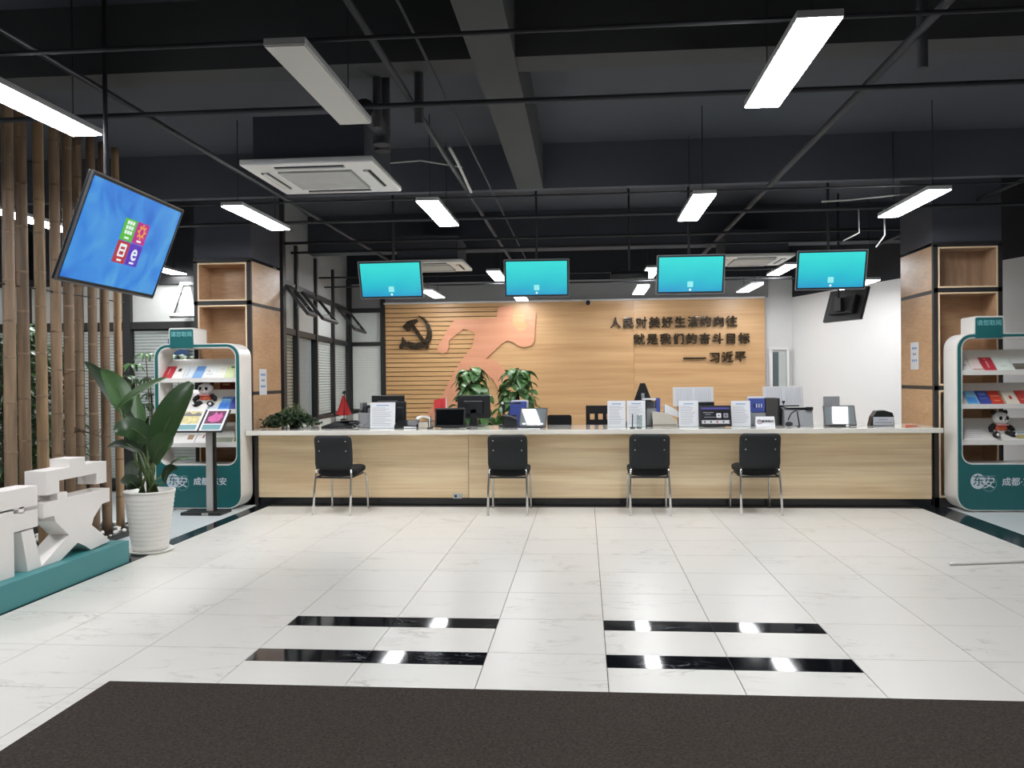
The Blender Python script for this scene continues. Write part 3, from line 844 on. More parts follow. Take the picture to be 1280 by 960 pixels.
# ------------------------------------------------------------------ pillars clad in wood with open shelf boxes
def pillar(x_in, side, Y1, label, note_z, note_y):
    """x_in: inner side face; side = +1 if pillar extends to +x."""
    t = thing('shelf_pillar', label, 'shelf pillar')
    Wd, Dp, Zt = .66 if side < 0 else .69, .92, 2.74
    x0, x1 = (x_in - Wd, x_in) if side < 0 else (x_in, x_in + Wd)
    f = MB()
    fr = .045
    for x in (x0, x1 - fr):
        f.box((x, Y1, 0), (x + fr, Y1 + fr, Zt))
    for zz in (Zt - .02, 2.245, 1.225, .0): f.box((x0, Y1, zz), (x1, Y1 + fr, zz + .045 if zz else .1))
    f.build('frame', M_DARKFRAME, t)
    xi = x_in if side < 0 else x_in
    # inner side: three panels with dark joints
    for z0, z1 in ((2.275, 2.735), (1.27, 2.235), (.1, 1.23)):
        xa, xb = (x_in - .02, x_in) if side < 0 else (x_in, x_in + .02)
        bx((xa, Y1 + fr + .004, z0), (xb, Y1 + Dp, z1), .002).build('side_panel', M_PILLAR, t)
    xa, xb = (x0 + .01, x_in - .021) if side < 0 else (x_in + .021, x1 - .01)
    bx((xa, Y1 + .36, 0), (xb, Y1 + Dp - .01, Zt)).build('core', M_DARKFRAME, t)
    bx((x_in - .019 if side < 0 else x_in + .002, Y1 + fr, 0), (x_in - .002 if side < 0 else x_in + .019, Y1 + Dp - .003, Zt)).build('joint_backing', M_DARKFRAME, t)
    # shelf boxes
    for n, (z0, z1) in enumerate(((2.292, 2.718), (1.272, 2.243), (.102, 1.223))):
        b = MB(); th = .018
        X0, X1 = x0 + fr + .002, x1 - fr - .002
        b.box((X0, Y1 + .004, z0), (X1, Y1 + .34, z0 + th)); b.box((X0, Y1 + .004, z1 - th), (X1, Y1 + .34, z1))
        b.box((X0, Y1 + .004, z0 + th), (X0 + th, Y1 + .34, z1 - th)); b.box((X1 - th, Y1 + .004, z0 + th), (X1, Y1 + .34, z1 - th))
        b.box((X0 + th, Y1 + .32, z0 + th), (X1 - th, Y1 + .34, z1 - th))
        sbx = b.build('shelf_box', M_PILLARV if (n == 0 and side > 0) else M_PILLAR, t)
        MB().ring(rrect((X0 + X1) / 2, (z0 + z1) / 2, X1 - X0, z1 - z0, .002, Y1 - .002, 1), rrect((X0 + X1) / 2, (z0 + z1) / 2, X1 - X0 - .03, z1 - z0 - .03, .002, Y1 - .002, 1), (0, .005, 0)).build('edge_banding', M_PEDGE, sbx)
    # black strip box on top up to the ceiling
    bx((x0, Y1 + .02, Zt + .03), (x1, Y1 + Dp, CEIL_Z)).build('upper_shaft', M_CEIL, t)
    # taped paper notice
    n = thing('paper_notice', 'small printed white notice taped to the %s wood pillar' % ('left' if side < 0 else 'right'), 'notice', (x_in + (.003 if side < 0 else -.003), note_y, note_z))
    bx((-.0015, -.11, -.15), (.0015, .11, .15)).build('sheet', M_PAPER, n)
    for i, (zz, wv, mm) in enumerate(((.085, .07, M_INKB), (.02, .05, M_INK), (-.05, .075, M_INKB))):
        xs_ = .002 if side < 0 else -.002
        for q in range(3):
            bx((min(xs_, xs_ * 1.6), -wv + q * wv * .7, zz - .012), (max(xs_, xs_ * 1.6), -wv + q * wv * .7 + wv * .5, zz + .012)).build('print_mark', mm, n)
pillar(-3.71, -1, 9.15, 'left wood pillar with open shelf boxes behind the left brochure rack', 1.375, 9.48)
pillar(3.64, 1, 9.15, 'right wood pillar with open shelf boxes behind the right brochure rack', 1.595, 9.66)


# ------------------------------------------------------------------ service counter
ct = thing('service_counter', 'long reception counter with light wood front and white top', 'counter', (0, 0, 0))
CZ0, CZ1 = .795, .845
CX0, CX1 = -3.675, 3.612
bx((CX0, 9.17, 0), (CX1, 9.72, .085)).build('plinth', M_PLINTH, ct)
for a, b_ in ((CX0 + .01, -3.71 + 2.437), (-3.71 + 2.44, CX1)):
    bx((a + .001, 9.15, .087), (b_ - .001, 9.175, CZ0 - .002), .001).build('front_panel', M_COUNTER, ct)
bx((CX0 + .02, 9.18, .087), (CX1 - .02, 9.7, CZ0 - .004)).build('carcass', M_DARKFRAME, ct)
bx((CX0 - .0, 9.12, .0), (CX0 + .035, 9.15, CZ0)).build('end_post', M_DARKFRAME, ct)
bx((CX0 - .01, 8.9, CZ0), (CX1 + .02, 9.8, CZ1), .004).build('top', M_TOP, ct)
# side desk along the windows
sd = thing('side_desk', 'white topped side desk along the windows behind the counter', 'desk')
bx((-3.66, 10.1, .805), (-2.85, 13.4, .845), .003).build('top', M_TOP, sd)
bx((-3.62, 10.15, .0), (-2.92, 10.18, .803)).build('end_panel', M_COUNTER, sd)
bx((-2.92, 10.19, .0), (-2.89, 13.3, .803)).build('front_panel', M_COUNTER, sd)
# floor socket at the counter foot
o = thing('power_socket', 'small pale power socket at the foot of the counter front', 'socket')
p = at(572, 620, 9.145)
bx((p.x - .05, 9.125, p.z - .025), (p.x + .05, 9.15, p.z + .03), .004).build('plate', mat('socket_pale', (176, 182, 182), .4), o)
bx((p.x - .03, 9.122, p.z - .012), (p.x - .005, 9.126, p.z + .015)).build('outlet', M_DARK, o)


# ------------------------------------------------------------------ chairs
def make_chair():
    t = thing('visitor_chair', '', 'chair', group='visitor chairs along the counter')
    # local: +y towards the counter, back at y=0
    bend = lambda x, z: -.03 * (1 - (x / .2) ** 2) + (z * -.10 if z > 0 else z * -.06)
    b = pad(.405, .35, .05, .03, lambda x, z: -.028 * (1 - (x / .2) ** 2) - max(0, z) * .16, 12, 12)
    b.build('backrest', M_MESH, t, loc=(0, .02, .645), rot=(0, 0, 0))
    for sx in (-1, 1): MB().tube([(sx * .187, .017, .46), (sx * .175, .03, .6), (sx * .165, .02, .74)], .011, 8).build('back_support', M_BLACK, t)
    st = MB()
    N_ = 14
    s2 = pad(.42, .44, .1, .072, lambda x, z: -.012 * ((x / .21) ** 2 + (z / .22) ** 2), 14, 14)
    s2.build('seat', M_SEAT, t, loc=(0, .25, .425), rot=(-PI / 2 + .06, 0, 0))
    for sx in (-1, 1):
        MB().tube([(sx * .2, -.055, 0), (sx * .198, -.02, .25), (sx * .19, .012, .42), (sx * .187, .016, .465)], .0115, 8).build('rear_leg', M_CHROME, t)
        MB().tube([(sx * .205, .47, 0), (sx * .2, .455, .34), (sx * .19, .43, .385), (sx * .18, .36, .395)], .011, 8).build('front_leg', M_CHROME, t)
        MB().tube([(sx * .185, .36, .395), (sx * .19, .01, .385)], .01, 8).build('seat_rail', M_BLACK, t)
    MB().tube([(-.19, .005, .385), (.19, .005, .385)], .01, 8).build('seat_crossbar', M_BLACK, t)
    for sx in (-1, 1):
        for zz in (.76, .66):
            MB().ball((sx * .145, .02 - .028 * (1 - (.145 / .2) ** 2) - max(0, zz - .645) * .16 - .015, zz), .008, (1, .5, 1), 1).build('back_screw', M_STEEL, t)
    return t
ch = make_chair()
for k, (x, y, rz, lb) in enumerate(((-2.59, 8.5, .0, 'black chair with chrome legs, first from left, nearest the left pillar'), (-.785, 8.53, 0, 'black chair with chrome legs in front of the lit glare tablet'),
                                    (.648, 8.56, 0, 'black chair with chrome legs in front of pen stand and twin paper signs'), (1.745, 8.6, 0, 'black chair with chrome legs, last one at right end'))):
    o = ch if k == 0 else copy_tree(ch)
    o.location = (x, y, 0); o.rotation_euler = (0, 0, rz + (-.09 if k == 0 else .03 if k == 3 else 0)); o['label'] = lb


# ------------------------------------------------------------------ things on the counter
CT = CZ1 + .001
def papersign(x0, x1, y, h, label, wide=None):
    t = thing('paper_sign', label, 'sign', ((x0 + x1) / 2, y, CT), group='printed paper signs on the counter')
    wv = x1 - x0; R_ = (-.1, 0, 0)
    bx((-wv / 2, 0, 0), (wv / 2, .003, h)).build('sheet', M_PAPER, t, rot=R_)
    bx((-wv / 2 - .004, .004, 0), (wv / 2 + .004, .007, h + .004)).build('acrylic_back', M_ACRYL, t, rot=R_)
    bx((-wv / 2 - .004, -.03, 0), (wv / 2 + .004, .08, .005)).build('acrylic_foot', M_ACRYL, t)
    r = random.Random(int(abs(x0) * 1000)); zz = h - .03
    bx((-wv * .25, -.0012, zz - .01), (wv * .25, 0, zz)).build('heading_print', M_INKB, t, rot=R_)
    m = MB(); zz -= .03
    while zz > .03:
        m.box((-wv * .42, -.0012, zz - .004), (-wv * .42 + wv * .84 * r.uniform(.6, 1), 0, zz)); zz -= .016
    m.build('text_print', M_INK, t, rot=R_)
    return t
papersign(-2.4, -2.115, 9.28, .29, 'white printed paper sign standing before grey file box, leftmost of signs')
papersign(.25, .447, 9.28, .29, 'white printed paper sign beside the slotted black chair back')
papersign(.462, .662, 9.28, .29, 'white printed paper sign right behind the pen stand')
papersign(1.02, 1.232, 9.28, .285, 'white printed paper sign left of the black payment tablet')
papersign(1.582, 1.785, 9.28, .28, 'white printed paper sign right of the black payment tablet')

T2, T4 = (.5, -.16), (.54, -.11)
def tablet(x0, x1, h, y, label, scr, lean=.35, rz=0):
    t = thing('counter_tablet', label, 'tablet', ((x0 + x1) / 2, y, CT + .007), rz)
    wv = x1 - x0; R_ = (-lean, 0, 0); L_ = h / math.cos(lean)
    bx((-wv / 2, 0, .003), (wv / 2, .018, L_), .006).build('body', M_BLACK, t, rot=R_)
    s = bx((-wv / 2 + .018, -.002, .026), (wv / 2 - .018, .001, L_ - .02)).build('screen', scr, t, rot=R_)
    MB().prism([(-wv * .3, .02, -.006), (-wv * .3, .16, -.006), (-wv * .3, math.sin(lean) * L_ * .55 + .018, L_ * .5)], (wv * .6, 0, 0)).build('stand', M_BLACK, t)
    return t, s, wv, L_
t1, *_ = tablet(-1.662, -1.32, .215, 9.25, 'black switched-off tablet left of the monitor back', M_SCROFF, .2)
M_LIT = emis('screen_pale', (150, 160, 164), .55); M_LIT.node_tree.nodes['Principled BSDF'].inputs['Roughness'].default_value = .04
t2, s2, wv, L_ = tablet(-.73, -.422, .21, 9.22, 'lit tablet with pale screen, second chair in front of it', M_LIT, T2[0], T2[1])
for q in range(4): bx((-wv / 2 + .04 + q * .065, -.004, .03), (-wv / 2 + .08 + q * .065, -.002, .05)).build('screen_button', M_ICONW, s2)
t3, s3, wv, L_ = tablet(1.238, 1.577, .225, 9.22, 'black payment tablet with purple header and two square buttons', emis('screen_navy', (14, 16, 28), .6), .3)
bx((-wv / 2 + .022, -.004, L_ - .046), (wv / 2 - .022, -.002, L_ - .026)).build('header_bar', emis('bar_purple', (92, 88, 170), .8), s3)
bx((-wv / 2 + .022, -.004, .03), (wv / 2 - .022, -.002, .068)).build('button_bar', emis('bar_white', (215, 216, 220), .8), s3)
for q in range(5): bx((-wv / 2 + .045 + q * .066, -.005, .038), (-wv / 2 + .062 + q * .066, -.004, .06)).build('bar_icon', emis('bar_icon_grey', (90, 100, 110), .5) if q != 2 else emis('bar_icon_red', (190, 60, 60), .6), s3)
for q, cc in ((0, (225, 226, 230)), (1, (150, 152, 160))):
    bx((.01 + q * .075, -.004, .095), (.06 + q * .075, -.002, .145), .004).build('square_button', emis('button_%d' % cc[0], cc, .8), s3)
    MB().ball((.035 + q * .075, -.0045, .12), .01, (1, .2, 1), 1).build('button_mark', M_DARK, s3)
bx((-.13, -.004, .15), (-.02, -.002, .157)).build('print_line', M_INK, s3); bx((-.11, -.004, .13), (-.05, -.002, .135)).build('print_line', M_INK, s3); bx((-.12, -.004, .1), (-.0, -.002, .105)).build('print_line', M_INK, s3)
t4, s4, wv, L_ = tablet(2.55, 2.875, .215, 9.22, 'lit tablet with pale screen at right end of the counter', M_LIT, T4[0], T4[1])

def flag_pole(name, label, base, top, poly, ball=True, m=M_BLACK):
    t = thing(name, label, 'flag', base)
    b = Vector(base)
    MB().lathe([(.05, 0), (.05, .01), (.012, .02), (0, .02)], 16).build('base', M_BLACK, t)
    MB().tube([(0, 0, .01), Vector(top) - b], .005, 8).build('pole', m, t)
    return t
# draped red flag on the side desk
bp = at(430, 524, 11.2); bp.z = .846
t = flag_pole('desk_flag', 'small red flag draped on a pole standing on side desk', bp, bp + Vector((.01, 0, .36)), None)
P = []
for i in range(9):
    zt = i / 8
    ww = .015 + .095 * zt
    P.append([(a * ww + .0, -.02 * math.cos(a * 5 + i * .4) - .01, .33 - zt * .25 - (1 - a * a) * .02 * zt) for a in (-1, -.66, -.33, 0, .33, .66, 1)])
MB().grid(P).build('cloth', M_RED, t)
MB().ball((.01, 0, .37), .03, (1, 1, .8)).build('finial', M_BLACK, t)
# upright red flag with white pole
bp = at(558, 530, 10.3); bp.z = .75
bp = Vector((at(558, 530, 9.62).x, 9.62, CT))
t = flag_pole('desk_flag', 'small red flag on white pole behind the switched-off tablet', bp, bp + Vector((0, 0, .335)), None, m=M_PAPER)
P = []
for i in range(9):
    P.append([(-.14 * i / 8 - .004, .012 * math.sin(i * 1.1), .325 - .02 * (i / 8) - q * (.13 + .02 * (i / 8))) for q in (0, .5, 1)])
MB().grid(P).build('cloth', M_RED, t)

def filebox(x0, x1, y0, y1, h, m, name, label):
    t = thing(name, label, 'file box', ((x0 + x1) / 2, y0, CT)); wv = (x1 - x0) / 2; d = y1 - y0
    b = MB(); th = .006
    b.prism([(-wv, 0, 0), (-wv, d, 0), (-wv, d, h), (-wv, 0, h * .72)], (th, 0, 0)); b.prism([(wv - th, 0, 0), (wv - th, d, 0), (wv - th, d, h), (wv - th, 0, h * .72)], (th, 0, 0))
    b.box((-wv, 0, 0), (wv, th, h * .72)); b.box((-wv, d - th, 0), (wv, d, h)); b.box((-wv, 0, 0), (wv, d, th))
    b.build('tray', m, t)
    return t, wv, d
t, wv, d = filebox(-2.56, -2.41, 9.38, 9.62, .235, M_GREYP, 'file_box', 'grey file box holding folders behind the leftmost paper sign')
for q in range(3): bx((-wv + .015 + q * .045, .02, .01), (-wv + .045 + q * .045, d - .02, .28 - q * .03)).build('folder', M_DARK if q % 2 else mat('folder_grey', (110, 110, 112), .6), t)
bx((-.05, -.008, .18), (.0, -.001, .2)).build('clip', M_BLACK, t)
t, wv, d = filebox(.667, .837, 9.46, 9.68, .27, M_GREYP, 'file_box', 'grey file box with blue spine behind the beige printer')
bx((wv - .045, -.004, .12), (wv, d * .5, .31)).build('blue_folder', M_BLUE, t)
bx((-wv - .02, .0, .29), (wv - .045, d, .305)).build('white_folder', M_PAPER, t)
bx((-wv - .012, -.01, .0), (-wv + .02, .06, .28)).build('black_spine', M_BLACK, t)
t, wv, d = filebox(1.79, 1.975, 9.42, 9.68, .2, M_GREYP, 'file_box', 'file box with blue folders behind the small white name plate')
bx((-wv + .008, .01, .15), (wv - .008, .05, .3)).build('blue_folder', M_BLUE, t); bx((-wv, .06, .1), (wv, .1, .32)).build('white_folder', M_PAPER, t)
for q in range(4): bx((-.035 + q * .026, .006, .2), (-.026 + q * .026, .0095, .24)).build('label_mark', M_PAPER if q else M_BLACK, t)
t = thing('binder_box', 'dark grey upright binder box right of the blue folders', 'binder', (2.05, 9.42, CT))
bx((-.075, 0, 0), (.075, .26, .3), .004).build('case', mat('binder_dark', (62, 60, 58), .6), t)
bx((.055, -.003, .02), (.074, .001, .29)).build('spine_strip', M_BLACK, t)
t, wv, d = filebox(-.87, -.65, 9.7, 9.79, .2, M_BLUE, 'file_box', 'blue file holder behind the pale lit tablet')
bx((-wv + .01, .02, .01), (wv - .02, .06, .275), .004).build('blue_folder', M_BLUE, t); bx((-wv + .02, .065, .01), (wv, .08, .292)).build('white_folder', M_PAPER, t)

# desktop monitors seen from behind
def monitor_back(x0, x1, z0, z1, y, label, rz=0):
    t = thing('desktop_monitor', label, 'monitor', ((x0 + x1) / 2, y, CT), rz); wv = (x1 - x0) / 2
    z0 -= CT; z1 -= CT
    bx((-wv, 0, z0), (wv, .035, z1), .008).build('casing', M_BLACK, t)
    bx((-wv * .6, -.03, z0 + .05), (wv * .6, 0, z1 - .06), .012).build('back_cover', M_BLACK, t)
    MB().prism([(-.05, -.03, 0), (.05, -.03, 0), (.03, -.03, z0 + .1), (-.03, -.03, z0 + .1)], (0, .03, 0)).build('neck', M_BLACK, t)
    bx((-.11, -.09, 0), (.11, .08, .01), .004).build('foot', M_BLACK, t)
monitor_back(-2.49, -2.1, .91, 1.205, 9.71, 'black monitor back behind the leftmost paper sign')
monitor_back(-2.17, -2.04, .89, 1.135, 9.52, 'dark narrow screen between leftmost monitor and the telephone', .12)
monitor_back(-1.46, -1.08, .935, 1.2, 9.62, 'black monitor back between red flag and document camera')
monitor_back(1.23, 1.45, .88, 1.105, 9.6, 'black monitor edge behind the payment tablet')

# telephone
t = thing('desk_telephone', 'black desk telephone with white handset beside leftmost paper sign', 'telephone', (-1.98, 9.3, CT))
MB().prism([(-.13, -.08, 0), (-.13, .12, 0), (-.13, .12, .085), (-.13, -.08, .03)], (.25, 0, 0)).build('body', M_BLACK, t)
bx((-.02, -.085, .004), (.12, -.078, .02)).build('white_strip', M_PAPER, t)
bx((.125, -.02, 0), (.28, .13, .06), .01).build('pale_cradle', M_BEIGE, t)
P_ = [(.1, .05, .085), (.115, .05, .105), (.16, .05, .125), (.21, .05, .12), (.25, .05, .1), (.26, .05, .075)]
MB().tube(P_, [.026, .024, .015, .015, .022, .024], 10).build('handset', M_RACK, t)

# document camera
t = thing('document_camera', 'black document camera post with thin arm beside the blue file holder', 'document camera', (-.915, 9.5, CT))
bx((-.05, -.06, 0), (.05, .08, .02), .004).build('base', M_BLACK, t)
bx((-.014, -.0, .02), (.014, .03, .27), .003).build('post', M_BLACK, t)
MB().tube([(0, .01, .265), (.2, -.02, .262)], .008, 8).build('arm', M_BLACK, t)
MB().ball((-.01, -.005, .265), .016).build('lamp_tip', M_ICONW if False else M_PAPER, t)
# black phone terminal beside the tablet
t = thing('card_terminal', 'black card terminal just left of pale lit tablet', 'terminal', (-.82, 9.23, CT))
MB().prism([(-.07, 0, 0), (-.07, .18, 0), (-.07, .18, .07), (-.07, .02, .14)], (.14, 0, 0)).build('body', M_BLACK, t)
MB().tube([(-.07, .0, .145), (0, -.01, .13), (.08, -.01, .1)], .012, 8).build('handset', mat('terminal_grey', (88, 88, 90), .4), t)
# low black cushion-like chair top and slotted chair back behind the counter
t = thing('staff_chair', 'black staff chair whose low flat back shows beside lit tablet', 'chair', (-.3, 10.05, 0))
pad(.29, .16, .03, .04, lambda x, z: .02 * (x / .15) ** 2).build('backrest', M_SEAT, t, loc=(.0, 0, .87))
bx((-.03, .02, .4), (.03, .06, .82)).build('back_post', M_BLACK, t)
pad(.45, .45, .08, .07, lambda x, z: 0).build('seat', M_SEAT, t, loc=(0, .26, .45), rot=(PI / 2, 0, 0))
MB().tube([(0, .26, .42), (0, .26, .08)], .03).build('column', M_BLACK, t)
for q in range(5): MB().tube([(0, .26, .09), (.28 * math.cos(q * 1.2566), .26 + .28 * math.sin(q * 1.2566), .03)], .02, 6).build('foot', M_BLACK, t)
t = thing('staff_chair', 'black staff chair with three square slots in its back', 'chair', (.17, 10.3, 0))
z0, z1 = .8, 1.05
b = MB(); xs_ = [-.155, -.105, -.045, -.005, .055, .095, .155, .2]
b.box((-.155, 0, z1 - .1), (.2, .025, z1), .004); b.box((-.155, 0, .78), (.2, .025, .88), .004)
for a, c in ((-.155, -.105), (-.05, -.005), (.05, .095), (.15, .2)): b.box((a, 0, .87), (c, .025, z1 - .09))
b.build('backrest', M_BLACK, t)
bx((-.03, .02, .4), (.05, .05, .8)).build('back_post', M_BLACK, t)
pad(.45, .45, .08, .07, lambda x, z: 0).build('seat', M_SEAT, t, loc=(0.02, .26, .45), rot=(PI / 2, 0, 0))
MB().tube([(0.02, .26, .42), (0.02, .26, .08)], .03).build('column', M_BLACK, t)
for q in range(5): MB().tube([(0.02, .26, .09), (.02 + .28 * math.cos(q * 1.2566), .26 + .28 * math.sin(q * 1.2566), .03)], .02, 6).build('foot', M_BLACK, t)
# black tapered stand
a = at(803.5, 500, 9.72)
t = thing('tapered_stand', 'black tapered upright stand behind the grey file box with blue spine', 'stand', (a.x, 9.72, CT))
MB().prism([(-.2, 0, 0), (.2, 0, 0), (.028, 0, .475), (-.028, 0, .475)], (0, .03, 0)).build('body', M_BLACK, t)
MB().tube([(0, -.02, .26), (0, -.02, .36)], .018, 8).build('knob', M_GREYP, t)
# open booklets on rests
def booklet(x0, x1, z0, z1, y, label, rz=0):
    t = thing('open_booklet', label, 'booklet', ((x0 + x1) / 2, y, CT), rz); wv = (x1 - x0) / 2
    z0 -= CT; z1 -= CT
    R_ = (-.12, 0, 0)
    for sx in (-1, 1):
        P = [[(sx * wv * i / 8, -.012 * math.sin(PI * i / 8), z) for z in (z0, (z0 + z1) / 2, z1)] for i in range(9)]
        MB().grid(P).build('page', M_PAPER, t, rot=R_)
        m = MB()
        for q in range(9): m.box((sx * wv * (.12 + q * .09) - .003, -.016, z0 + .02), (sx * wv * (.12 + q * .09) + .003, -.0145, z1 - .012))
        m.build('text_print', mat('ink_pale', (196, 198, 202), .7), t, rot=R_)
    bx((-wv - .008, .006, z0 - .004), (wv + .008, .014, z1 + .006)).build('cover', mat('cover_cream', (222, 214, 198), .6), t, rot=R_)
    bx((-wv * .8, .015, 0), (wv * .8, .03, z0 + .05)).build('rest', M_BLACK, t, rot=(-.05, 0, 0))
booklet(1.01, 1.45, 1.06, 1.27, 9.66, 'open white booklet propped against the wood wall view, left one')
booklet(2.01, 2.45, 1.06, 1.27, 9.66, 'open white booklet propped over the grey scanner', .12)
# beige printer
t = thing('receipt_printer', 'beige desktop printer with sloping hood beside twin paper signs', 'printer', (.875, 9.3, CT))
MB().prism([(-.13, 0, 0), (.14, 0, 0), (.135, 0, .055), (.09, 0, .1), (.03, 0, .145), (-.125, 0, .165), (-.14, 0, .15)], (0, .2, 0)).build('hood', M_BEIGE, t)
bx((-.135, -.003, .012), (.12, .003, .03)).build('seam', mat('beige_dark', (140, 134, 124), .5), t)  # darker beige strip along the foot of the hood
MB().prism([(.0, .06, .15), (.09, .06, .12), (.2, .06, .08), (.22, .06, .11), (.1, .06, .2), (.0, .06, .25)], (0, .1, 0)).build('paper_roll', M_PAPER, t)
# pen stand and clear cylinder
t = thing('pen_stand', 'black pen upright in a small base before the twin paper signs', 'pen stand', (.508, 9.1, CT))
MB().lathe([(.028, 0), (.028, .008), (.01, .014), (0, .014)], 14).build('base', M_BLACK, t); MB().tube([(0, 0, .01), (.004, 0, .15)], .006, 8).build('pen', M_BLACK, t)
t = thing('clear_holder', 'clear acrylic cylinder beside the black pen stand', 'holder', (.585, 9.12, CT))
MB().lathe([(.03, 0), (.03, .14), (.027, .14), (.027, .006), (0, .006)], 18).build('cylinder', M_ACRYL, t); bx((-.025, -.012, -.0005), (.025, .012, .005)).build('foot_mark', M_DARK, t)
t = thing('pen_stand', 'small pen stand with two pens left of the switched-off tablet', 'pen stand', (-1.7, 9.15, CT))
MB().lathe([(.03, 0), (.03, .008), (.01, .014), (0, .014)], 14).build('base', M_BLACK, t)
MB().tube([(-.01, 0, .01), (-.014, 0, .11)], .005, 8).build('pen', M_BLACK, t); MB().tube([(.012, 0, .01), (.016, 0, .14)], .005, 8).build('pen', M_DARK, t)
tag(bx((-1.28, 9.1, CT), (-1.235, 9.13, CT + .012), .002).build('cable_clip', M_BLACK), 'tiny black clip on the counter right of switched-off tablet', 'clip')
# name plate with a printed mark
t = thing('name_plate', 'small white name plate with round mark before the blue folders', 'name plate', (1.925, 9.18, CT))
MB().prism([(-.098, 0, 0), (-.098, .09, 0), (-.098, .05, .11)], (.196, 0, 0)).build('tent', M_PAPER, t)
sl = math.atan2(.05, .11)
MB().ring([(-.062 + .026 * math.cos(q * PI / 10), -.001, .06 + .026 * math.sin(q * PI / 10)) for q in range(20)], [(-.062 + .02 * math.cos(q * PI / 10), -.001, .06 + .02 * math.sin(q * PI / 10)) for q in range(20)], (0, .002, 0)).build('round_mark', mat('ink_maroon', (96, 44, 58), .6), t, rot=(-sl, 0, 0))
text('安', .034, .0005, MATS['ink_maroon'], 'mark_glyph', t, (-.062, .021, .06), (PI / 2 - sl, 0, 0))
text('暂停服务', .032, .0005, mat('ink_dark', (60, 54, 60), .6), 'lettering', t, (.025, .021, .06), (PI / 2 - sl, 0, 0), bold=.0006)
# grey scanner box with a black gooseneck
t = thing('document_scanner', 'grey slanted scanner box right of the dark binder', 'scanner', (2.31, 9.32, CT))
MB().prism([(-.155, 0, 0), (-.155, .24, 0), (-.15, .24, .2), (-.15, .05, .165)], (.3, 0, 0)).build('body', M_GREYP, t)
bx((-.12, .06, .196), (.12, .22, .206), .003, ).build('lid', mat('lid_pale', (186, 188, 188), .4), t, rot=(.0, 0, 0))
bx((.08, .02, .17), (.15, .08, .205), .006).build('head', M_BLACK, t)
t = thing('gooseneck_microphone', 'thin black bent stand before the grey scanner box', 'microphone', (2.27, 9.2, CT))
MB().lathe([(.02, 0), (.02, .008), (0, .012)], 12).build('base', M_BLACK, t)
MB().tube([(.01, 0, .006), (-.005, 0, .1), (-.015, 0, .165), (-.03, .0, .175), (-.08, 0, .14), (-.11, 0, .07)], .007, 8).build('neck', M_BLACK, t)
MB().ball((-.1, 0, .03), .03, (1.4, 1, .9)).build('head', M_BLACK, t)
t = thing('card_sign', 'plain grey card behind the right pale tablet', 'sign', (2.73, 9.62, CT))
bx((-.088, 0, 0), (.088, .004, .31)).build('card', M_GREYP, t)
# black fingerprint device with a printed plate
t = thing('id_reader', 'black rounded reader with white printed plate near the right pillar', 'reader', (3.17, 9.3, CT))
MB().prism([(-.125, 0, 0), (.12, 0, 0), (.115, 0, .1), (.1, 0, .14), (.02, 0, .165), (-.06, 0, .16), (-.1, 0, .1)], (0, .12, 0)).build('body', M_BLACK, t)
pl = bx((-.1, -.012, .006), (.11, -.004, .095), .003).build('plate', mat('plate_pale', (176, 180, 188), .4), t)
for q in range(2): bx((-.08 + q * .03, -.014, .03 + q * .03), (.09 - q * .04, -.012, .045 + q * .03)).build('plate_print', M_INK, pl)
tag(MB().tube([(3.33, 9.1, CT + .012), (3.46, 9.13, CT + .008)], [.012, .005], 8).build('orange_pen', mat('pen_orange', (206, 96, 72), .5)), 'orange pen lying at the right end of the counter', 'pen')
tag(MB().ball((2.74, 9.08, CT + .014), .014, (1.3, 1, 1)).build('white_eraser', M_RACK), 'tiny white object lying before the right pale tablet', 'eraser')
tag(bx((-.72, 9.02, CT), (-.48, 9.1, CT + .004)).build('paper_slip', M_PAPER), 'white paper slip lying on counter before the left pale tablet', 'paper')
# black leather case at the left
t = thing('document_case', 'flat black leather case lying on the counter by trailing plant', 'case', (-2.74, 9.28, CT))
MB().prism([(-.2, -.06, 0), (.17, -.06, 0), (.2, .16, .01), (.15, .16, .07), (-.1, .16, .06), (-.2, -.06, .012)], (0, 0, .012)).build('cover', M_BLACK, t)
bx((.1, -.02, .05), (.22, .05, .075), .01, ).build('strap', M_BLACK, t)
t = thing('spectacles', 'small wire frame lying between black case and grey box', 'spectacles', (-2.5, 9.12, CT))
for q in (-1, 1): MB().tube([(q * .03 + .026 * math.cos(a * PI / 6), .0, .03 + .02 * math.sin(a * PI / 6)) for a in range(13)], .003, 5).build('lens_rim', M_STEEL, t)
MB().tube([(.056, 0, .03), (.1, .03, .06)], .003, 5).build('temple', M_BLACK, t)


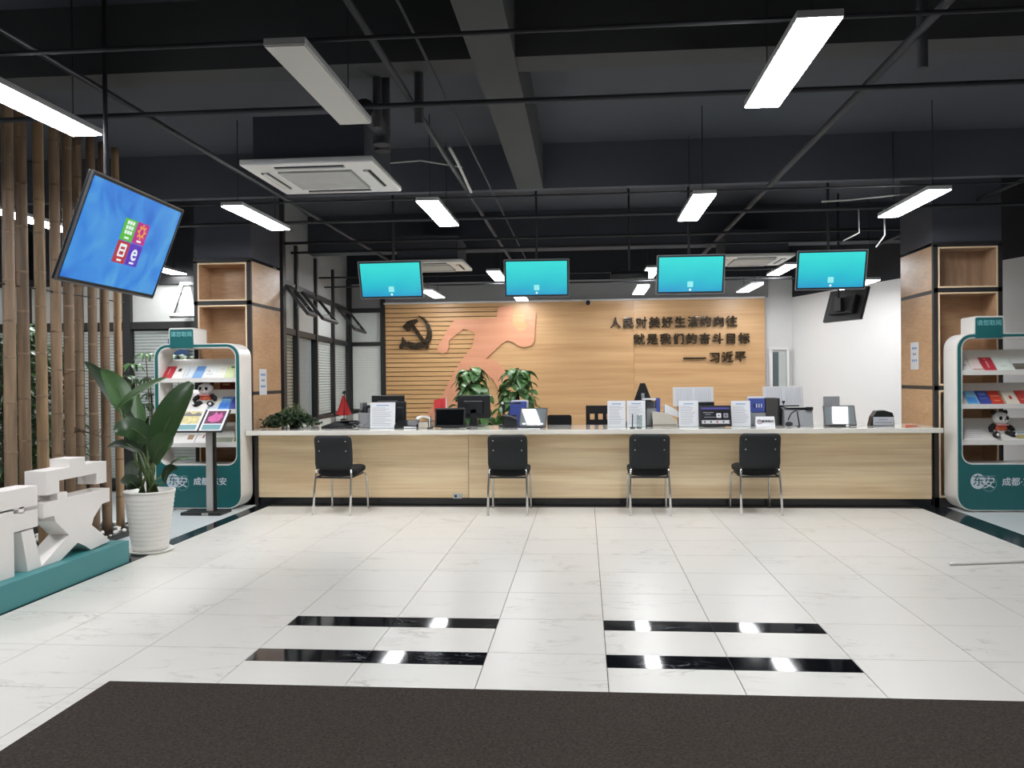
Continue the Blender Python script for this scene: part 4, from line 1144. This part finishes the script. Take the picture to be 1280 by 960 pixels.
# ------------------------------------------------------------------ plants
def trailing_plant():
    t = thing('trailing_plant', 'dark green trailing plant spilling over left end of the counter', 'plant', (-3.3, 9.35, CT))
    MB().lathe([(.045, 0), (.055, .08), (.05, .08), (0, .07)], 20).build('pot', M_SOIL, t)
    r = random.Random(3); mb, st = MB(), MB()
    for q in range(120):
        a = r.uniform(-.3, PI + .3); far = r.uniform(.12, .34); hx = math.cos(a) * far * 1.05 - .04; hy = -abs(math.sin(a)) * .2 + r.uniform(-.04, .1)
        top = r.uniform(.06, .25) * (1 - abs(hx + .04 - .1) / .8); end = Vector((hx, hy, max(.012, r.uniform(.0, .18) - abs(hx) * .15)))
        mid = Vector((hx * .5, hy * .5, top + .06))
        st.tube([(0, 0, .09), mid, end], .003, 4, False)
        for k in range(14):
            tt = r.uniform(.25, 1); p = Vector((0, 0, .09)) * (1 - tt) ** 2 + mid * 2 * tt * (1 - tt) + end * tt * tt
            d = Vector((r.uniform(-1, 1), r.uniform(-1, .4), r.uniform(-.8, .3))).normalized() * r.uniform(.035, .06)
            q1 = p + d; q1.z = max(q1.z, .006)
            leaf_into(mb, p, (p + q1) / 2 + Vector((0, 0, .012)), q1, .03, (r.uniform(-.6, .6), -.6, 1), .2, 3)
    st.build('stems', M_STEM, t)['kind'] = 'stuff'
    mb.build('foliage', M_LEAF3, t)['kind'] = 'stuff'
trailing_plant()

LEAFM = []
for q in range(4):
    LEAFM.append(leaf_into(MB(), (0, 0, 0), (.11, 0, .03 + .01 * q), (.2, 0, -.04 - .02 * q), .15, (0, 0, 1), .18, 6, .8).mesh('leaf', M_POTHOS))
def pothos(px, Y, ztop, label, seed, n=135):
    base = at(px, 520, Y)
    t = thing('climbing_pothos', label, 'potted plant', (base.x, Y, 0), group='pair of leafy plants before the wood wall')
    MB().lathe([(.13, 0), (.17, .3), (.18, .32), (.165, .32), (.15, .27), (0, .27)], 24).build('pot', M_POT, t)
    MB().tube([(0, 0, .25), (0, 0, ztop - .08)], .03, 8).build('moss_pole', M_SOIL, t)
    r = random.Random(seed)
    for k in range(n):
        f = (k + .5) / n; z = .42 + (ztop - .5) * f
        a = k * 2.4 + r.uniform(-.4, .4); R_ = (.35 - .25 * f ** 1.5) * r.uniform(.5, 1.05)
        o = link('leaf', LEAFM[k % 4], t, (R_ * math.cos(a) * .8, R_ * math.sin(a) * .8, z + r.uniform(-.03, .05)), (r.uniform(-.4, .4), r.uniform(-.1, .7), a + r.uniform(-.5, .5)))
        s = r.uniform(.75, 1.25); o.scale = (s, s, s)
pothos(590, 13.4, 1.63, 'leafy green climbing plant behind the monitor back, left of pair', 5)
pothos(647, 13.4, 1.63, 'leafy green climbing plant above the blue file holder, right of pair', 9)

# big leaf plant in white pot
PY, PX = 6.64, -3.567
t = thing('potted_strelitzia', 'tall broad-leaved green plant in ribbed white pot beside bamboo', 'potted plant', (0, 0, 0))
prof = [(0.0, .022), (.135, .022)]
for q in range(13):
    zz = .03 + q * .036; rr = .14 + .05 * (q / 12) ** 1.0
    prof += [(rr, zz), (rr + .006, zz + .012), (rr + .004, zz + .028)]
prof += [(.2, .49), (.2, .505), (.185, .505), (.178, .45), (0, .45)]
MB().lathe(prof, 40, (PX, PY, 0)).build('pot', M_POT, t)
MB().lathe([(0, 0), (.165, 0), (.185, .022), (.18, .026), (.15, .018), (0, .018)], 36, (PX, PY, 0)).build('saucer', M_POT, t)
MB().lathe([(.177, .452), (.1, .47), (0, .475)], 24, (PX, PY, 0)).build('soil', M_SOIL, t)
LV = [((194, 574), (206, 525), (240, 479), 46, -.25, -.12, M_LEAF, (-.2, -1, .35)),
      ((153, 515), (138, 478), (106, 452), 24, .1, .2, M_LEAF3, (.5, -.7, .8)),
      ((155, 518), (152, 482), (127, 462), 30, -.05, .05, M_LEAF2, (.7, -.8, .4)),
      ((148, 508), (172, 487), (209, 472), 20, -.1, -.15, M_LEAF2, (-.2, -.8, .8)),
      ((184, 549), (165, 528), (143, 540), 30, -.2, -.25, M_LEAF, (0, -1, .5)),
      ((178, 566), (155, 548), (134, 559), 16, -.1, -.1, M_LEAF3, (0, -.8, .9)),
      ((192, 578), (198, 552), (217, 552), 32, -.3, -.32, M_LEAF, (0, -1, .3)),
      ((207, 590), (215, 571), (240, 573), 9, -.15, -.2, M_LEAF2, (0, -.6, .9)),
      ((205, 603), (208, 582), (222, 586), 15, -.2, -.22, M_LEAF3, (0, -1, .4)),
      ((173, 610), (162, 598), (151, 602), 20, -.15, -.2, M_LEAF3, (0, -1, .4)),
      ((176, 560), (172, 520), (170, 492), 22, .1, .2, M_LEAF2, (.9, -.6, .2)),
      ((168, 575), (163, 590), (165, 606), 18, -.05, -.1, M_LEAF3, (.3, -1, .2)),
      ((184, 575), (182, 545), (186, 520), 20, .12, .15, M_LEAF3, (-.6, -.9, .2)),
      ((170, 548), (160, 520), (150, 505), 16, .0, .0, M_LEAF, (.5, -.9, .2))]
for k, (b0, bc, b1, wp, dy0, dy1, mm, fc) in enumerate(LV):
    p0, pc, p1 = at(*b0, PY + dy0 * .5), at(*bc, PY + (dy0 + dy1) / 2), at(*b1, PY + dy1)
    lf = leaf_into(MB(), p0, pc, p1, wp * PY / FPX, fc, .22, 14, 1.0, k in (0, 4, 6)).build('leaf', mm, t)
    MB().tube([p0 + (pc - p0) * .03, p0 * .3 + pc * .55 + p1 * .15, p1 * .8 + pc * .2], [.007, .005, .0015], 5).build('midrib', M_STEM, lf)
    q0 = Vector((PX + .01 * ((k * 7) % 9 - 4) * 1.6, PY + .02 * ((k * 5) % 7 - 3), .46))
    MB().tube([q0, q0 * .55 + p0 * .45 + Vector((0, 0, .03)), p0], [.012, .01, .007], 6).build('stem', M_STEM, t)

# shrubs behind the bamboo
def shrub(x, y, h, rx, ry, n, ll, label, m, seed, z0=.3):
    t = thing('leafy_shrub', label, 'shrub', (x, y, 0))
    MB().lathe([(.12, 0), (.16, .28), (.15, .28), (0, .26)], 20).build('pot', mat('pot_grey', (120, 120, 118), .6), t)
    r = random.Random(seed); mb, st = MB(), MB()
    for q in range(14):
        a = r.uniform(0, 2 * PI); e = Vector((math.cos(a) * rx * r.uniform(.2, .8), math.sin(a) * ry * r.uniform(.2, .8), h * r.uniform(.6, .95)))
        st.tube([(0, 0, .26), e * .5 + Vector((0, 0, .1)), e], .006, 5, False)
    for q in range(n):
        z = z0 + (h - z0) * r.random() ** .8; a = r.uniform(0, 2 * PI); k = math.sqrt(r.random()) * (1 - .35 * (z / h) ** 2)
        p = Vector((math.cos(a) * rx * k, math.sin(a) * ry * k, z)); d = Vector((math.cos(a) + r.uniform(-.8, .8), math.sin(a) + r.uniform(-.8, .8), r.uniform(-.9, .5))).normalized() * ll * r.uniform(.7, 1.2)
        leaf_into(mb, p, p + d * .5 + Vector((0, 0, .03)), p + d, ll * .3, (r.uniform(-.5, .5), -.5, 1), .2, 3)
    st.build('stems', M_TWIG, t)['kind'] = 'stuff'
    mb.build('foliage', m, t)['kind'] = 'stuff'
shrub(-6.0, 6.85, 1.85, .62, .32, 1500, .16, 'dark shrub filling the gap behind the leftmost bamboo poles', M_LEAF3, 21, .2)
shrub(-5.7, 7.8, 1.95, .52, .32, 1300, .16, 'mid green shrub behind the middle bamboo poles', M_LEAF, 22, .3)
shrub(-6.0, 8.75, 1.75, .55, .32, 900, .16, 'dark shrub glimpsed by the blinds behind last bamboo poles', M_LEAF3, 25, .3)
# whorled umbrella plant between bamboo and rack
t = thing('umbrella_plant', 'umbrella plant with drooping leaf whorls between bamboo and left rack', 'potted plant', (-4.95, 9.3, 0))
MB().lathe([(.14, 0), (.18, .3), (.17, .3), (0, .28)], 20).build('pot', M_POT, t)
r = random.Random(31)
for (px, py) in ((182, 442), (165, 455), (170, 478), (188, 472), (160, 492), (180, 505), (168, 520), (222, 444), (236, 446), (190, 492), (158, 470)):
    c = at(px, py, 9.3 + r.uniform(-.15, .15)) - Vector((-4.95, 9.3, 0)); mb = MB()
    MB().tube([(0, 0, .28), (c.x * .4, c.y * .4, c.z * .6), c], .006, 5).build('stem', M_TWIG, t)
    for q in range(8):
        a = q * PI / 4 + r.uniform(-.2, .2); d = Vector((math.cos(a), math.sin(a) * .8, 0))
        leaf_into(mb, c + d * .015, c + d * .09 + Vector((0, 0, .015)), c + d * .15 + Vector((0, 0, -.09)), .05, (0, -.3, 1), .2, 4)
    mb.build('leaf_whorl', M_LEAF2 if py < 460 else M_LEAF, t)


# ------------------------------------------------------------------ bamboo poles
BAM = [bamboo_mat('bamboo_a', (146, 121, 96)), bamboo_mat('bamboo_b', (130, 106, 82)), bamboo_mat('bamboo_c', (158, 129, 96))]
BX = -4.31
bed = thing('bamboo_planter', 'low dark planter bed with white pebbles at foot of bamboo', 'planter')
bx((BX - .95, 3.5, 0), (BX + .2, 7.72, .05), .006).build('curb', M_PLINTH, bed)
mb = MB(); r = random.Random(2)
for q in range(260):
    mb.ball((BX + r.uniform(-.5, .18), r.uniform(5.6, 7.7), .055), r.uniform(.012, .024), (1, 1.2, .7), 1)
mb.build('pebbles', M_POT, bed)['kind'] = 'stuff'
LBW = ['first bamboo pole, thick brown one nearest the viewer', 'second bamboo pole from the viewer, slightly darker', 'third bamboo pole, paler, with clear rings', 'fourth bamboo pole, passing behind the corner of big screen',
       'fifth bamboo pole, with twig stub at mid height', 'sixth bamboo pole, thin, tucked behind the fifth', 'seventh bamboo pole, behind the upper leaf of strelitzia', 'eighth bamboo pole, in the darker brown, next to the last',
       'ninth and last bamboo pole, palest, right behind the strelitzia']
for k, (yc, d) in enumerate(((5.998, .092), (6.168, .092), (6.354, .089), (6.566, .09), (6.738, .085), (7.03, .082), (7.086, .081), (7.273, .084), (7.456, .073))):
    t = thing('bamboo_pole', LBW[k], 'bamboo pole', (BX + (-.09 if k == 5 else 0.02 if k in (2, 8) else 0), yc, .05), group='row of bamboo poles')
    r = random.Random(k + 40); m = MB(); pts, rs = [], []; zz = 0; R_ = d / 2; nodes = []
    nx_ = r.uniform(.15, .4)
    zs = []
    while zz < 3.6:
        zs.append(zz); zz += .1
    lean = r.uniform(-.003, .003)
    for zq in zs:
        pts.append((lean * zq * .5, lean * zq, zq)); rs.append(R_ * (1 - .03 * zq))
    m.tube(pts, rs, 16); m.build('culm', BAM[(0, 1, 2, 0, 1, 0, 1, 1, 2)[k]], t)  # each pole takes one of the three bamboo browns
    while nx_ < 3.5:
        rn = R_ * (1 - .03 * nx_)
        MB().lathe([(rn * .98, -.012), (rn * 1.03, -.004), (rn * 1.035, .004), (rn * .98, .012)], 16, (lean * nx_ * .5, lean * nx_, nx_)).build('node_ring', BAM[1 if k % 2 else 0], t)
        nx_ += r.uniform(.26, .38)
    if k in (4,):
        for q in range(5): MB().tube([(.05, -.02, .92 + q * .012), (.12 + .02 * q, -.05 + .05 * q, .95 - .02 * q), (.2, -.1 + .08 * q, .9 + .02 * q)], .004, 5).build('twig', M_TWIG, t)
    if k == 3:
        MB().tube([(.05, .02, 1.41), (.1, .15, 1.45), (.12, .4, 1.42)], .004, 5).build('twig', M_TWIG, t)
tag(MB().tube([(BX + .0, 3.5, 2.13), (BX + .0, 7.6, 2.14)], .006, 6).build('tie_wire', M_DARK), 'thin dark wire running across the bamboo row', 'wire')


# ------------------------------------------------------------------ white letters on teal base
ls = thing('letter_sign', 'giant white Chinese characters standing on a teal base', 'sign')
bx((-3.98, 2.6, 0), (-3.52, 6.235, .17), .004).build('base', M_TEALBASE, ls)
LX, LT = -3.6, .15
def glyph(polys, label):
    g = MB()
    for pl in polys: g.prism([(LX, y, z) for y, z in pl], (-LT, 0, 0))
    o = g.build('character', M_LETTER, ls); o['label'] = label
glyph([[(5.353, .80), (5.62, .80), (5.62, .858), (5.8, .858), (5.8, .80), (6.072, .80), (6.072, .64), (5.945, .64), (5.945, .722), (5.498, .722), (5.498, .64), (5.353, .64)],
       [(5.323, .592), (5.478, .592), (5.478, .635), (5.586, .635), (5.586, .592), (6.112, .592), (6.112, .49), (6.01, .485), (5.90, .40), (5.875, .35), (6.112, .19), (5.86, .172), (5.79, .215), (5.70, .255), (5.5, .172), (5.285, .172), (5.60, .33), (5.45, .45), (5.44, .49), (5.323, .49)]], 'right-hand character of the sign')
glyph([[(4.42, .72), (4.72, .72), (4.76, .80), (4.9, .80), (4.87, .72), (5.265, .72), (5.265, .59), (4.80, .59), (4.72, .56), (4.86, .56), (4.86, .6), (5.03, .6), (5.03, .565), (5.265, .565), (5.265, .45), (5.03, .45), (5.03, .172), (4.74, .172), (4.74, .235), (4.86, .26), (4.86, .45), (4.45, .45), (4.45, .5), (4.60, .59), (4.42, .59)],
       [(5.10, .44), (5.215, .44), (5.30, .172), (5.16, .172)], [(4.60, .43), (4.72, .43), (4.55, .2), (4.42, .2)],
       [(5.08, .6), (5.13, .6), (5.13, .56), (5.08, .56)]], 'left-hand character of the sign')


# ------------------------------------------------------------------ brochure racks
RW, RH, RD = .97, 1.8, .3
SHELF = [(1.415, 1.64), (1.075, 1.297), (.71, .932)]
def rack(cx, Yf, label):
    t = thing('brochure_rack', label, 'brochure rack', (cx, Yf, 0))
    o_, i_ = rrect(0, RH / 2 + .005, RW, RH - .01, .15, 0, 8), rrect(0, 1.12, RW - .115, 1.26, .1, 0, 8)
    MB().ring(o_, i_, (0, RD, 0)).build('shell', M_RACK, t)
    MB().ring(rrect(0, RH / 2 + .005, RW - .022, RH - .032, .142, -.004, 8), rrect(0, 1.12, RW - .09, 1.285, .11, -.004, 8), (0, .004, 0)).build('teal_face', M_TEAL, t)
    tb = MB().prism(rrect(-.168, 1.86, .288, .225, .022, 0, 3), (0, RD, 0)).build('header_tab', M_RACK, t)
    MB().prism(rrect(-.168, 1.855, .262, .205, .014, -.005, 3), (0, .005, 0)).build('tab_face', M_TEAL, tb)
    text('请您取阅', .06, .0008, mat('tab_text', (120, 190, 192), .5), 'lettering', tb, (-.168, -.007, 1.9), bold=.0005)
    for (zf, zb) in SHELF:
        b = MB()
        iw = (RW - .115) / 2
        b.box((-iw, .012, zf - .035), (iw, .03, zf + .012))
        b.prism([(-iw, .03, zf - .02), (-iw, RD - .012, zb - .02), (-iw, RD - .012, zb), (-iw, .03, zf)], (2 * iw, 0, 0))
        b.build('shelf', M_RACK, t)
    # printed logo and words on the lower teal panel
    lg = MB()
    lg.prism([(-.283 + .072 * math.cos(q * PI / 12), -.0062, .31 + .078 * math.sin(q * PI / 12)) for q in range(24)], (0, .002, 0))
    lo = lg.build('logo_disc', mat('logo_white', (206, 214, 222), .5), t)
    text('东', .12, .0006, M_TEAL, 'logo_glyph', lo, (-.28, -.0075, .312), bold=.001)
    MB().ring([(-.178 + .074 * math.cos(q * PI / 12), -.0062, .285 + .078 * math.sin(q * PI / 12)) for q in range(24)], [(-.178 + .07 * math.cos(q * PI / 12), -.0062, .285 + .074 * math.sin(q * PI / 12)) for q in range(24)], (0, .002, 0)).build('logo_ring', mat('logo_ring', (120, 168, 172), .5), t)
    bx((-.235, -.0062, .362), (-.115, -.0045, .367)).build('logo_bar', MATS['logo_ring'], t)
    text('安', .125, .0006, MATS['logo_white'], 'logo_glyph', t, (-.178, -.0062, .288), bold=.0012)
    text('成都·东安', .088, .0006, MATS['logo_white'], 'lettering', t, (.135, -.0062, .3), bold=.0018)
    return t
RLX, RLY = -4.181, 8.81
RRX, RRY = 4.222, 8.85
rack(RLX, RLY, 'left white and teal brochure rack standing before the left wood pillar')
rack(RRX, RRY, 'right white and teal brochure rack cut by right edge of photo')
def brochure(rx, ry, sh, off, wv, col, label, deco=None, ln=.2, up=.0, grp='leaflets on the brochure racks', name='leaflet'):
    zf, zb = SHELF[sh]; a = math.atan2(zb - zf, RD - .042)
    t = thing(name, label, 'leaflet', (rx + off, ry + .036 + up * math.cos(a), zf + .006 + up * math.sin(a)), group=grp)
    t.rotation_euler = (a, 0, 0)
    bx((-wv / 2, 0, .002), (wv / 2, ln, .009)).build('cover', mat('leaflet_%d_%d_%d' % col, col, .4), t)
    for (x0, y0, x1, y1, c) in deco or []:
        bx((-wv / 2 + x0 * wv, y0 * ln, .009), (-wv / 2 + x1 * wv, y1 * ln, .0105)).build('cover_print', mat('print_%d_%d_%d' % c, c, .4), t)
RD_, WH, BL, NV, OR, GR, PK = (186, 42, 58), (224, 221, 218), (92, 140, 196), (58, 74, 150), (196, 62, 44), (206, 216, 168), (222, 206, 200)
L = (RLX, RLY)
brochure(*L, 0, -.365, .105, RD_, 'red leaflet at left end of left rack top shelf', [(.4, .3, .5, .8, (224, 150, 150))])
brochure(*L, 0, -.245, .105, WH, 'white leaflet with small dark picture beside red one, left rack', [(.25, .55, .6, .8, (60, 60, 64))])
brochure(*L, 0, -.13, .1, (204, 210, 214), 'pale grey leaflet left of the light blue one, left rack top shelf', [(.3, .2, .36, .85, (150, 165, 180))])
brochure(*L, 0, -.022, .1, (120, 160, 206), 'light blue leaflet in middle of left rack top shelf', [(.1, .6, .9, .95, (88, 134, 192))])
brochure(*L, 0, .11, .15, (220, 224, 220), 'wide white leaflet right of light blue one, left rack', [(.2, .3, .7, .36, (170, 180, 176)), (.3, .5, .4, .6, (226, 130, 100))])
brochure(*L, 0, .235, .09, (224, 222, 212), 'plain cream leaflet on left rack top shelf', [(.2, .7, .8, .74, (180, 180, 172))])
brochure(*L, 0, .34, .11, GR, 'pale green leaflet at right end of left rack top shelf', [(.3, .8, .7, .95, (92, 120, 72))])
brochure(*L, 1, .165, .1, (224, 222, 200), 'small cream card above white pack, left rack middle shelf', [(.15, .5, .85, .6, (170, 170, 150))], .06, .1)
brochure(*L, 1, .13, .1, (206, 212, 220), 'crumpled white pack beside panda toy, left rack', [(.1, .1, .4, .5, (130, 160, 170))], .08)
brochure(*L, 1, .265, .115, (88, 146, 204), 'bright blue leaflet on left rack middle shelf', [(.1, .1, .9, .5, (60, 110, 190)), (.1, .7, .9, .8, (160, 200, 224))])
brochure(*L, 1, .375, .09, NV, 'navy leaflet at right end of left rack middle shelf')
brochure(*L, 2, -.13, .13, WH, 'white leaflet with brown panda picture, left rack lower shelf', [(.3, .25, .8, .6, (150, 120, 90))])
brochure(*L, 2, .01, .12, WH, 'white leaflet with small red mark, left rack lower shelf', [(.5, .35, .65, .6, (150, 80, 70))])
brochure(*L, 2, .26, .23, (196, 196, 188), 'wide grey landscape leaflet behind the chrome post, left rack', [(.05, .05, .95, .4, (120, 124, 108))])
brochure(*L, 2, .395, .06, (200, 196, 170), 'narrow leaflet at right end of left rack lower shelf', [(.2, .1, .8, .4, (130, 130, 80))])
Rr = (RRX, RRY)
brochure(*Rr, 0, -.375, .1, WH, 'white leaflet at left end of right rack top shelf', [(0, .5, .15, .8, (60, 58, 60)), (.3, .4, .8, .44, (170, 160, 160))])
brochure(*Rr, 0, -.255, .12, PK, 'pinkish cream leaflet left of red one, right rack top shelf', [(.1, .05, .9, .12, (160, 120, 100))])
brochure(*Rr, 0, -.14, .13, (178, 44, 60), 'red leaflet on right rack top shelf', [(.45, .2, .55, .7, (224, 150, 150)), (.35, .8, .6, .92, (206, 100, 90))])
brochure(*Rr, 0, .01, .15, (212, 222, 212), 'pale green white leaflet right of red one, right rack', [(.3, .3, .7, .34, (170, 186, 176))])
brochure(*Rr, 0, .18, .17, (214, 216, 212), 'leaflet with landscape photo at photo edge, right rack top', [(.05, .05, 1, .5, (104, 104, 96)), (.05, .05, 1, .2, (140, 100, 70))])
brochure(*Rr, 1, -.3, .11, (120, 176, 208), 'sky blue leaflet on right rack middle shelf', [(.1, .1, .9, .5, (72, 140, 204))])
brochure(*Rr, 1, -.18, .115, NV, 'dark blue leaflet on right rack middle shelf', [(.2, .65, .8, .85, (96, 124, 190)), (.2, .4, .8, .43, (140, 150, 206))])
brochure(*Rr, 1, -.06, .115, OR, 'orange red leaflet right of dark blue one', [(.15, .55, .85, .62, (226, 140, 100)), (.25, .2, .75, .28, (226, 130, 90))])
brochure(*Rr, 1, .07, .13, (224, 216, 196), 'cream leaflet with small red figure, right rack middle shelf', [(.5, .35, .7, .6, (186, 60, 60)), (0, .0, .06, 1, (96, 110, 70))])
brochure(*Rr, 1, .21, .12, (196, 70, 64), 'red leaflet at photo edge, right rack middle shelf', [(.2, .3, .9, .36, (226, 150, 130))])
brochure(*Rr, 1, .33, .1, (170, 190, 204), 'pale blue leaflet beyond the edge red one, right rack middle')
brochure(*Rr, 2, -.3, .24, WH, 'white text leaflets left of panda toy, right rack lower shelf', [(.1, .2 + q * .14, .9, .22 + q * .14, (190, 190, 188)) for q in range(5)])
brochure(*Rr, 2, .22, .2, (212, 214, 210), 'picture leaflet right of panda toy, right rack lower shelf', [(.0, .1, .5, .35, (190, 176, 110)), (.1, .5, .9, .56, (140, 160, 190))])


# panda plush toys
def panda(x, y, z, label, rz=0):
    t = thing('panda_plush', label, 'plush toy', (x, y, z), rz, 'panda plush toys on the racks')
    Wm, Bm, Om = mat('plush_white', (222, 218, 214), .9, bump=.2, scale=80), mat('plush_black', (34, 32, 34), .9, scale=80), mat('vest_orange', (206, 92, 58), .7)
    b = MB().ball((0, 0, .085), .075, (1, .8, 1)).build('body', Wm, t)
    MB().ball((0, -.005, .1), .078, (1, .8, .62)).build('vest', Om, t)
    h = MB().ball((0, -.02, .2), .075, (1.15, .9, .92)).build('head', Wm, t)
    MB().ball((0, -.08, .185), .026, (1.1, .7, .8)).build('muzzle', Wm, h)
    MB().ball((0, -.1, .19), .008).build('nose', Bm, h)
    for s in (-1, 1):
        MB().ball((s * .065, 0, .262), .026, (1, .7, 1)).build('ear', Bm, h)
        MB().ball((s * .034, -.08, .205), .018, (1, .5, 1.15)).build('eye_patch', Bm, h)
        MB().tube([(s * .065, -.01, .125), (s * .11, -.03, .1), (s * .12, -.05, .075)], [.03, .026, .02], 10).build('arm', Bm, t)
        MB().tube([(s * .04, -.02, .04), (s * .085, -.08, .035), (s * .095, -.11, .04)], [.034, .032, .026], 10).build('leg', Bm, t)
        MB().ball((s * .097, -.13, .042), .017, (1, .4, 1)).build('foot_pad', Wm, t)
    bx((-.06, -.075, .128), (.06, -.055, .145), .005).build('scarf', mat('scarf_pink', (214, 150, 150), .8), t)
panda(RLX + .03, RLY + .16, 1.105, 'panda plush in orange vest on left rack, partly behind leaf')
panda(RRX + .0, RRY + .16, .735, 'panda plush in orange vest on lower shelf of right rack', .15)


# ------------------------------------------------------------------ brochure stand
t = thing('picture_stand', 'chrome post stand with slanted tray of two pictures by left rack', 'stand', (-3.885, 8.52, 0))
bx((-.3, -.12, 0), (.13, .16, .032), .004).build('base', M_DARKFRAME, t)
bx((-.07, -.124, .004), (-.0, -.119, .03)).build('base_label', M_STEEL, t)
bx((-.075, 0, .03), (-.005, .05, .88), .004).build('post', mat('post_silver', (196, 194, 190), .35, .15), t); bx((.002, .004, .03), (.022, .046, .88)).build('dark_post_strip', M_BLACK, t)
bx((-.005, .0, .03), (.002, .05, .88)).build('light_post_strip', M_STEEL, t)
tr = link('tray', bx((-.36, 0, 0), (.16, .32, .02), .004).mesh('tray', M_DARKFRAME), t, (0, -.12, .86), (.75, 0, 0))
for q, (cc, c2) in enumerate((((196, 184, 128), (112, 108, 104)), ((96, 48, 74), (196, 92, 150)))):
    x0 = -.345 + q * .26
    pg = bx((x0, .008, .02), (x0 + .235, .312, .026)).build('picture_sheet', M_PAPER, tr)
    bx((x0 + .02, .02, .026), (x0 + .215, .09, .0268)).build('caption_band', mat('band_teal', (104, 150, 156), .5), pg)
    bx((x0 + .02, .105, .026), (x0 + .215, .29, .0268)).build('picture', mat('pic_%d' % q, cc, .4, var=.6, scale=22), pg)
    sil = [(.02, .215), (.215, .215), (.215, .25), (.17, .27), (.12, .24), (.07, .275), (.02, .25)] if q == 0 else [(.05, .15), (.1, .12), (.17, .14), (.2, .2), (.17, .27), (.14, .23), (.11, .28), (.08, .22), (.045, .2)]
    MB().prism([(x0 + u, v, .0268) for u, v in sil], (0, 0, .0006)).build('picture_subject', mat('pic_sub_%d' % q, c2, .4, var=.4, scale=30), pg)

# white pole lying on the floor at the right
tag(MB().tube([(2.638, 6.376, .012), (4.4, 6.75, .012)], .012, 8).build('white_rod', M_RACK), 'thin white rod lying on the floor at right', 'rod')

# blue poster on the glazed wall, red box in the left pillar shelf
p = at(222, 437, 10.15)
t = thing('blue_poster', 'dark blue poster on the glazed wall seen through the left rack', 'poster', (p.x, 10.16, p.z))
bx((-.13, 0, -.14), (.13, .008, .14)).build('sheet', mat('poster_blue', (44, 74, 116), .5), t)
for q in range(4): bx((-.1 + q * .052, -.002, .02), (-.062 + q * .052, 0, .06)).build('print_mark', M_PAPER, t)
t = thing('red_box', 'dark red box standing in the left pillar shelf behind the panda', 'box', (-4.07, 9.3, 1.292))
bx((-.075, 0, 0), (.075, .12, .13), .003).build('case', mat('box_red', (128, 34, 36), .5), t)
bx((-.04, -.002, .05), (.04, 0, .07)).build('label_band', mat('box_gold', (190, 150, 80), .4), t)
